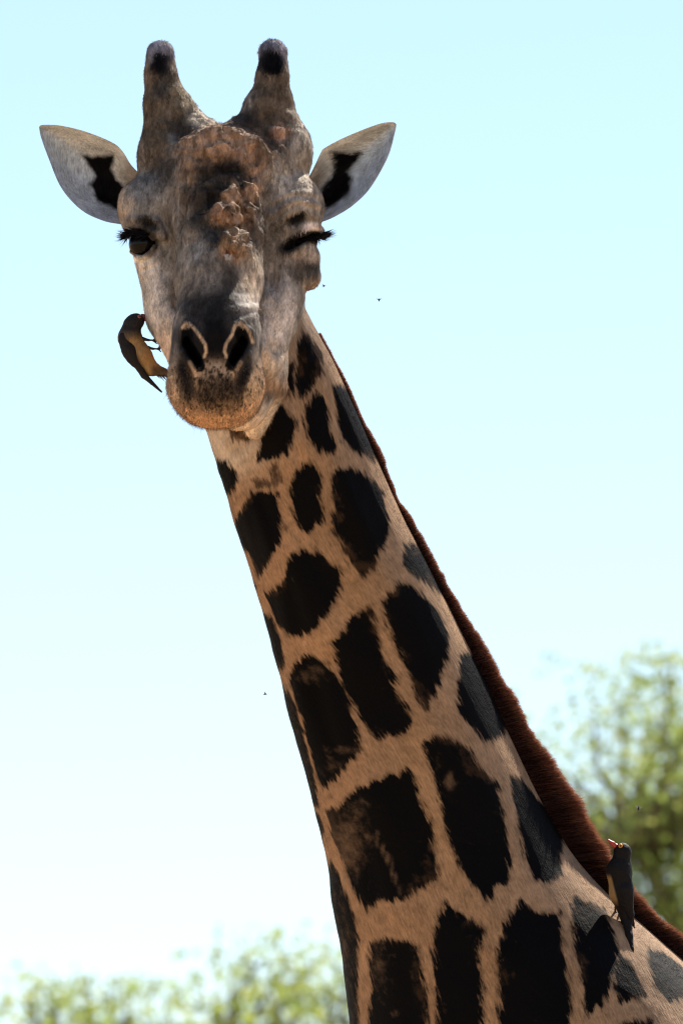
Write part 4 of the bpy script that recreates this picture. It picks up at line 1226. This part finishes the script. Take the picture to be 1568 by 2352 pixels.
def build_withers_bird():
    w = 72
    root = empty('oxpecker', W(1420, 2100, w + 10), 'dark oxpecker with red beak and yellow-ringed eye perched on the mane', 'bird', 'oxpeckers riding on the giraffe')
    def body(F):
        F.ell((1428, 1956, w), (19, 20, 18), 10)
        F.cone((1430, 1962, w), 17, (1421, 2000, w), 27, 12)
        F.cone((1421, 2000, w), 28, (1427, 2052, w), 27, 12)
        F.cone((1427, 2052, w), 26, (1437, 2110, w), 13, 12)
        F.cone((1437, 2106, w - 2), 12, (1444, 2150, w - 24), 8, 8); F.cone((1444, 2150, w - 24), 8, (1453, 2202, w - 58), 3.0, 6)
    def paint(v):
        u, q = v[:, 0], v[:, 1]
        c = np.tile(BROWN * 0.36, (len(v), 1))
        k = sstep(1402, 1396, u - (q - 2000) * 0.25) * sstep(2005, 2020, q) * sstep(2085, 2060, q)
        c = lerp(c, BUFF, k[:, None] * .8)
        return c
    bird_mesh('body', body, (1380, 1925, w - 75), (1470, 2215, w + 45), root, M_FEATHER, paint)
    for s in (-1, 1):
        def wing(F, s=s):
            F.ell((1432, 2040, w + s * 19), (20, 52, 9), 6, rot=-6)
            F.cone((1434, 2045, w + s * 18), 17, (1446, 2100, w + s * 12), 9, 8)
            F.cone((1446, 2100, w + s * 12), 8, (1456 if s > 0 else 1450, 2132, w + s * 6), 1.8, 5)
        bird_mesh('wing', wing, (1395, 1970, w - 45), (1475, 2145, w + 45), root, M_FEATHER, lambda v: np.tile(BROWN * 0.42, (len(v), 1)))
    def beak(F):
        F.cone((1416, 1946, w), 7.5, (1406, 1938, w), 5.2, 4); F.cone((1406, 1938, w), 5, (1395, 1929, w), 2.2, 3)
    bk = bird_mesh('beak', beak, (1385, 1918, w - 14), (1430, 1962, w + 14), root, M_BEAK, None, 0.8)
    e = ball('eye', (1425, 1944, w - 15), 5.2, M_RING, root, 16)
    attach(ball('pupil', (1425, 1944, w - 19), 2.6, M_PUPIL, None, 12), e)
    for (u0, v0, u1, v1) in ((1414, 2072, 1412, 2096), (1426, 2084, 1420, 2102)):
        def leg(F):
            F.cone((u0, v0, w), 5, (u0 - 2, v0 + 12, w + 6), 2.4, 3)
            F.cone((u0 - 2, v0 + 12, w + 6), 2.2, (u1, v1, w + 26), 2.4, 3)
            for du in (-8, 0, 8): F.cone((u1, v1, w + 26), 2, (u1 + du, v1 + 6, w + 30), 1.6, 2)
        bird_mesh('leg', leg, (1395, 2055, w - 14), (1445, 2125, w + 45), root, M_LEG, None, 0.8)
build_withers_bird()

# ------------------------------------------------------------------ flies
M_FLY = plain_material('fly_body', (0.02, 0.02, 0.022, 1), 0.4, 0.4, 0.3, 900)
M_FLYWING = plain_material('fly_wing', (0.30, 0.30, 0.32, 1), 0.2, 0.5, 0.2, 900)
def fly(u, v, w, r, turn, label):
    root = empty('fly', W(u, v, w), label, 'fly', 'flies in the air around the giraffe')
    b = ball('body', (u, v, w), r, M_FLY, root, 12, (0.55, 1, 0.55), turn)
    attach(ball('head', (u + math.sin(turn) * r, v - math.cos(turn) * r, w), r * .45, M_FLY, None, 10), b)
    for s in (-1, 1):
        a = turn + s * 0.9
        ball('wing', (u - math.sin(a) * r * -1.1, v + math.cos(a) * r * -1.1, w), r * 1.1, M_FLYWING, root, 12, (0.35, 1, 0.06), a)
fly(1464, 1857, -40, 4.2, 0.2, 'tiny fly in the air above the bird perched on the mane')
fly(608, 1594, -30, 2.8, 1.0, 'tiny fly in the air beside the throat side of the neck')
fly(743, 658, -30, 2.6, 0.4, 'tiny fly in the air just below the lump hanging under the half shut eye')
fly(870, 690, -30, 3.0, 0.0, 'tiny fly in the open sky below the right-hand ear, away from the head')

# ------------------------------------------------------------------ trees
def leaf_material(name, c1, c2):
    t = NT(name)
    rnd = t.n('ShaderNodeNewGeometry').outputs['Random Per Island']
    c = t.mix(rnd, c1, c2)
    p = principled(t, c, 0.55, 0.35)
    tr = t.n('ShaderNodeBsdfTranslucent', Color=t.mix(rnd, tuple(x * 1.3 for x in c1[:3]) + (1,), tuple(x * 1.3 for x in c2[:3]) + (1,)))
    return t.finish(t.n('ShaderNodeMixShader', i0=0.6, i1=p.outputs[0], i2=tr.outputs[0]).outputs[0])
M_LEAF = leaf_material('leaf_green', (0.19, 0.27, 0.05, 1), (0.36, 0.38, 0.11, 1))
M_BARK = plain_material('bark', (0.16, 0.12, 0.09, 1), 0.9, 0.2, 0.4, 12, bump=0.6)

def tube(path, radii, seg=7):
    path = np.array(path); n = len(path)
    V = []
    for i in range(n):
        d = path[min(i + 1, n - 1)] - path[max(i - 1, 0)]; d = d / (np.linalg.norm(d) + 1e-9)
        a = np.cross(d, [0.3, 0.9, 0.1]); a /= np.linalg.norm(a); b = np.cross(d, a)
        th = np.arange(seg) * 2 * math.pi / seg
        V.append(path[i] + radii[i] * (np.cos(th)[:, None] * a + np.sin(th)[:, None] * b))
    V = np.concatenate(V)
    idx = np.arange(n * seg).reshape(n, seg)
    f = np.stack([idx[:-1], np.roll(idx[:-1], -1, 1), np.roll(idx[1:], -1, 1), idx[1:]], -1).reshape(-1, 4)
    return V, f

def tree(label, base, centre, radii, clumps, per, leaf, seed, spread=0.22):
    rng = np.random.default_rng(seed)
    root = empty('tree', tuple(base), label, 'tree', 'trees beyond the giraffe')
    base = np.array(base, float); centre = np.array(centre, float); radii = np.array(radii, float)
    d = rng.normal(size=(clumps, 3)); d /= np.linalg.norm(d, axis=1, keepdims=True)
    r = rng.random(clumps) ** 0.4
    cc = centre + d * r[:, None] * radii * (0.85 + 0.3 * rng.random((clumps, 1)))
    VV = []; FF = []; o = 0
    fork = lerp(base, centre, 0.55) + rng.normal(0, .08, 3) * [1, 1, 0]
    pth = [lerp(base, fork, t) + rng.normal(0, .03, 3) * [1, 1, 0] * (t > 0) for t in np.linspace(0, 1, 7)]
    v, f = tube(pth, np.linspace(0.20, 0.12, 7), 10); VV.append(v); FF.append(f + o); o += len(v)
    mains = []
    for a in range(7):
        an = a * 2 * math.pi / 7 + rng.random() * .6
        end = centre + radii * np.array([math.cos(an) * .5, math.sin(an) * .5, rng.uniform(-.1, .4)])
        pth = [lerp(fork, end, t) + np.array([0, 0, 0.25 * math.sin(t * math.pi)]) + rng.normal(0, .03, 3) for t in np.linspace(0, 1, 8)]
        pth[0] = fork
        mains.append(pth)
        v, f = tube(pth, np.linspace(0.09, 0.03, 8), 8); VV.append(v); FF.append(f + o); o += len(v)
    allp = np.array([p for m in mains for p in m[2:]])
    for c0 in cc:
        j = np.argmin(np.linalg.norm(allp - c0, axis=1)); st = allp[j]
        pth = [lerp(st, c0, t) + rng.normal(0, .025, 3) * (0 < t < 1) for t in np.linspace(0, 1, 5)]
        v, f = tube(pth, np.linspace(0.022, 0.005, 5), 5); VV.append(v); FF.append(f + o); o += len(v)
    mesh_object('trunk', np.concatenate(VV), np.concatenate(FF), M_BARK, root)
    n = clumps * per
    i = np.repeat(np.arange(clumps), per)
    sz = spread * rng.uniform(.6, 1.4, clumps)[i]
    p = cc[i] + np.clip(rng.normal(size=(n, 3)), -1.5, 1.5) * sz[:, None] * np.array([1, 1, .75])
    ax = rng.normal(size=(n, 3)); ax /= np.linalg.norm(ax, axis=1, keepdims=True)
    sd = np.cross(ax, rng.normal(size=(n, 3))); sd /= np.linalg.norm(sd, axis=1, keepdims=True)
    nr = np.cross(ax, sd)
    L = leaf * rng.uniform(.6, 1.3, n)[:, None]
    V = np.stack([p - ax * L * .5, p + sd * L * .27 + nr * L * .06, p + ax * L * .5, p - sd * L * .27 + nr * L * .06], 1).reshape(-1, 3)
    k = np.arange(n) * 4
    mesh_object('crown', V, [np.stack([k, k + 1, k + 2], 1), np.stack([k, k + 2, k + 3], 1)], M_LEAF, root, smooth=False)

def tree_at(label, u, v, dist, radii, clumps, per, leaf, seed, spread=.22):
    c = W(u, v, dist / S)
    tree(label, (c[0], c[1], 0.0), c, radii, clumps, per, leaf, seed, spread)
tree_at('leafy green tree standing beyond the reddish mane', 1800, 2320, 24, (1.14, 1.1, 1.22), 400, 150, 0.036, 3, .13)
tree_at('sparse young tree topping out beyond the throat, its crown spread wide', 290, 2570, 24, (0.62, 0.60, 0.54), 95, 90, 0.036, 5, .10)
tree_at('sparse young tree topping out beyond the throat, the fuller one beside the neck', 650, 2600, 23, (0.50, 0.50, 0.60), 95, 90, 0.036, 6, .10)
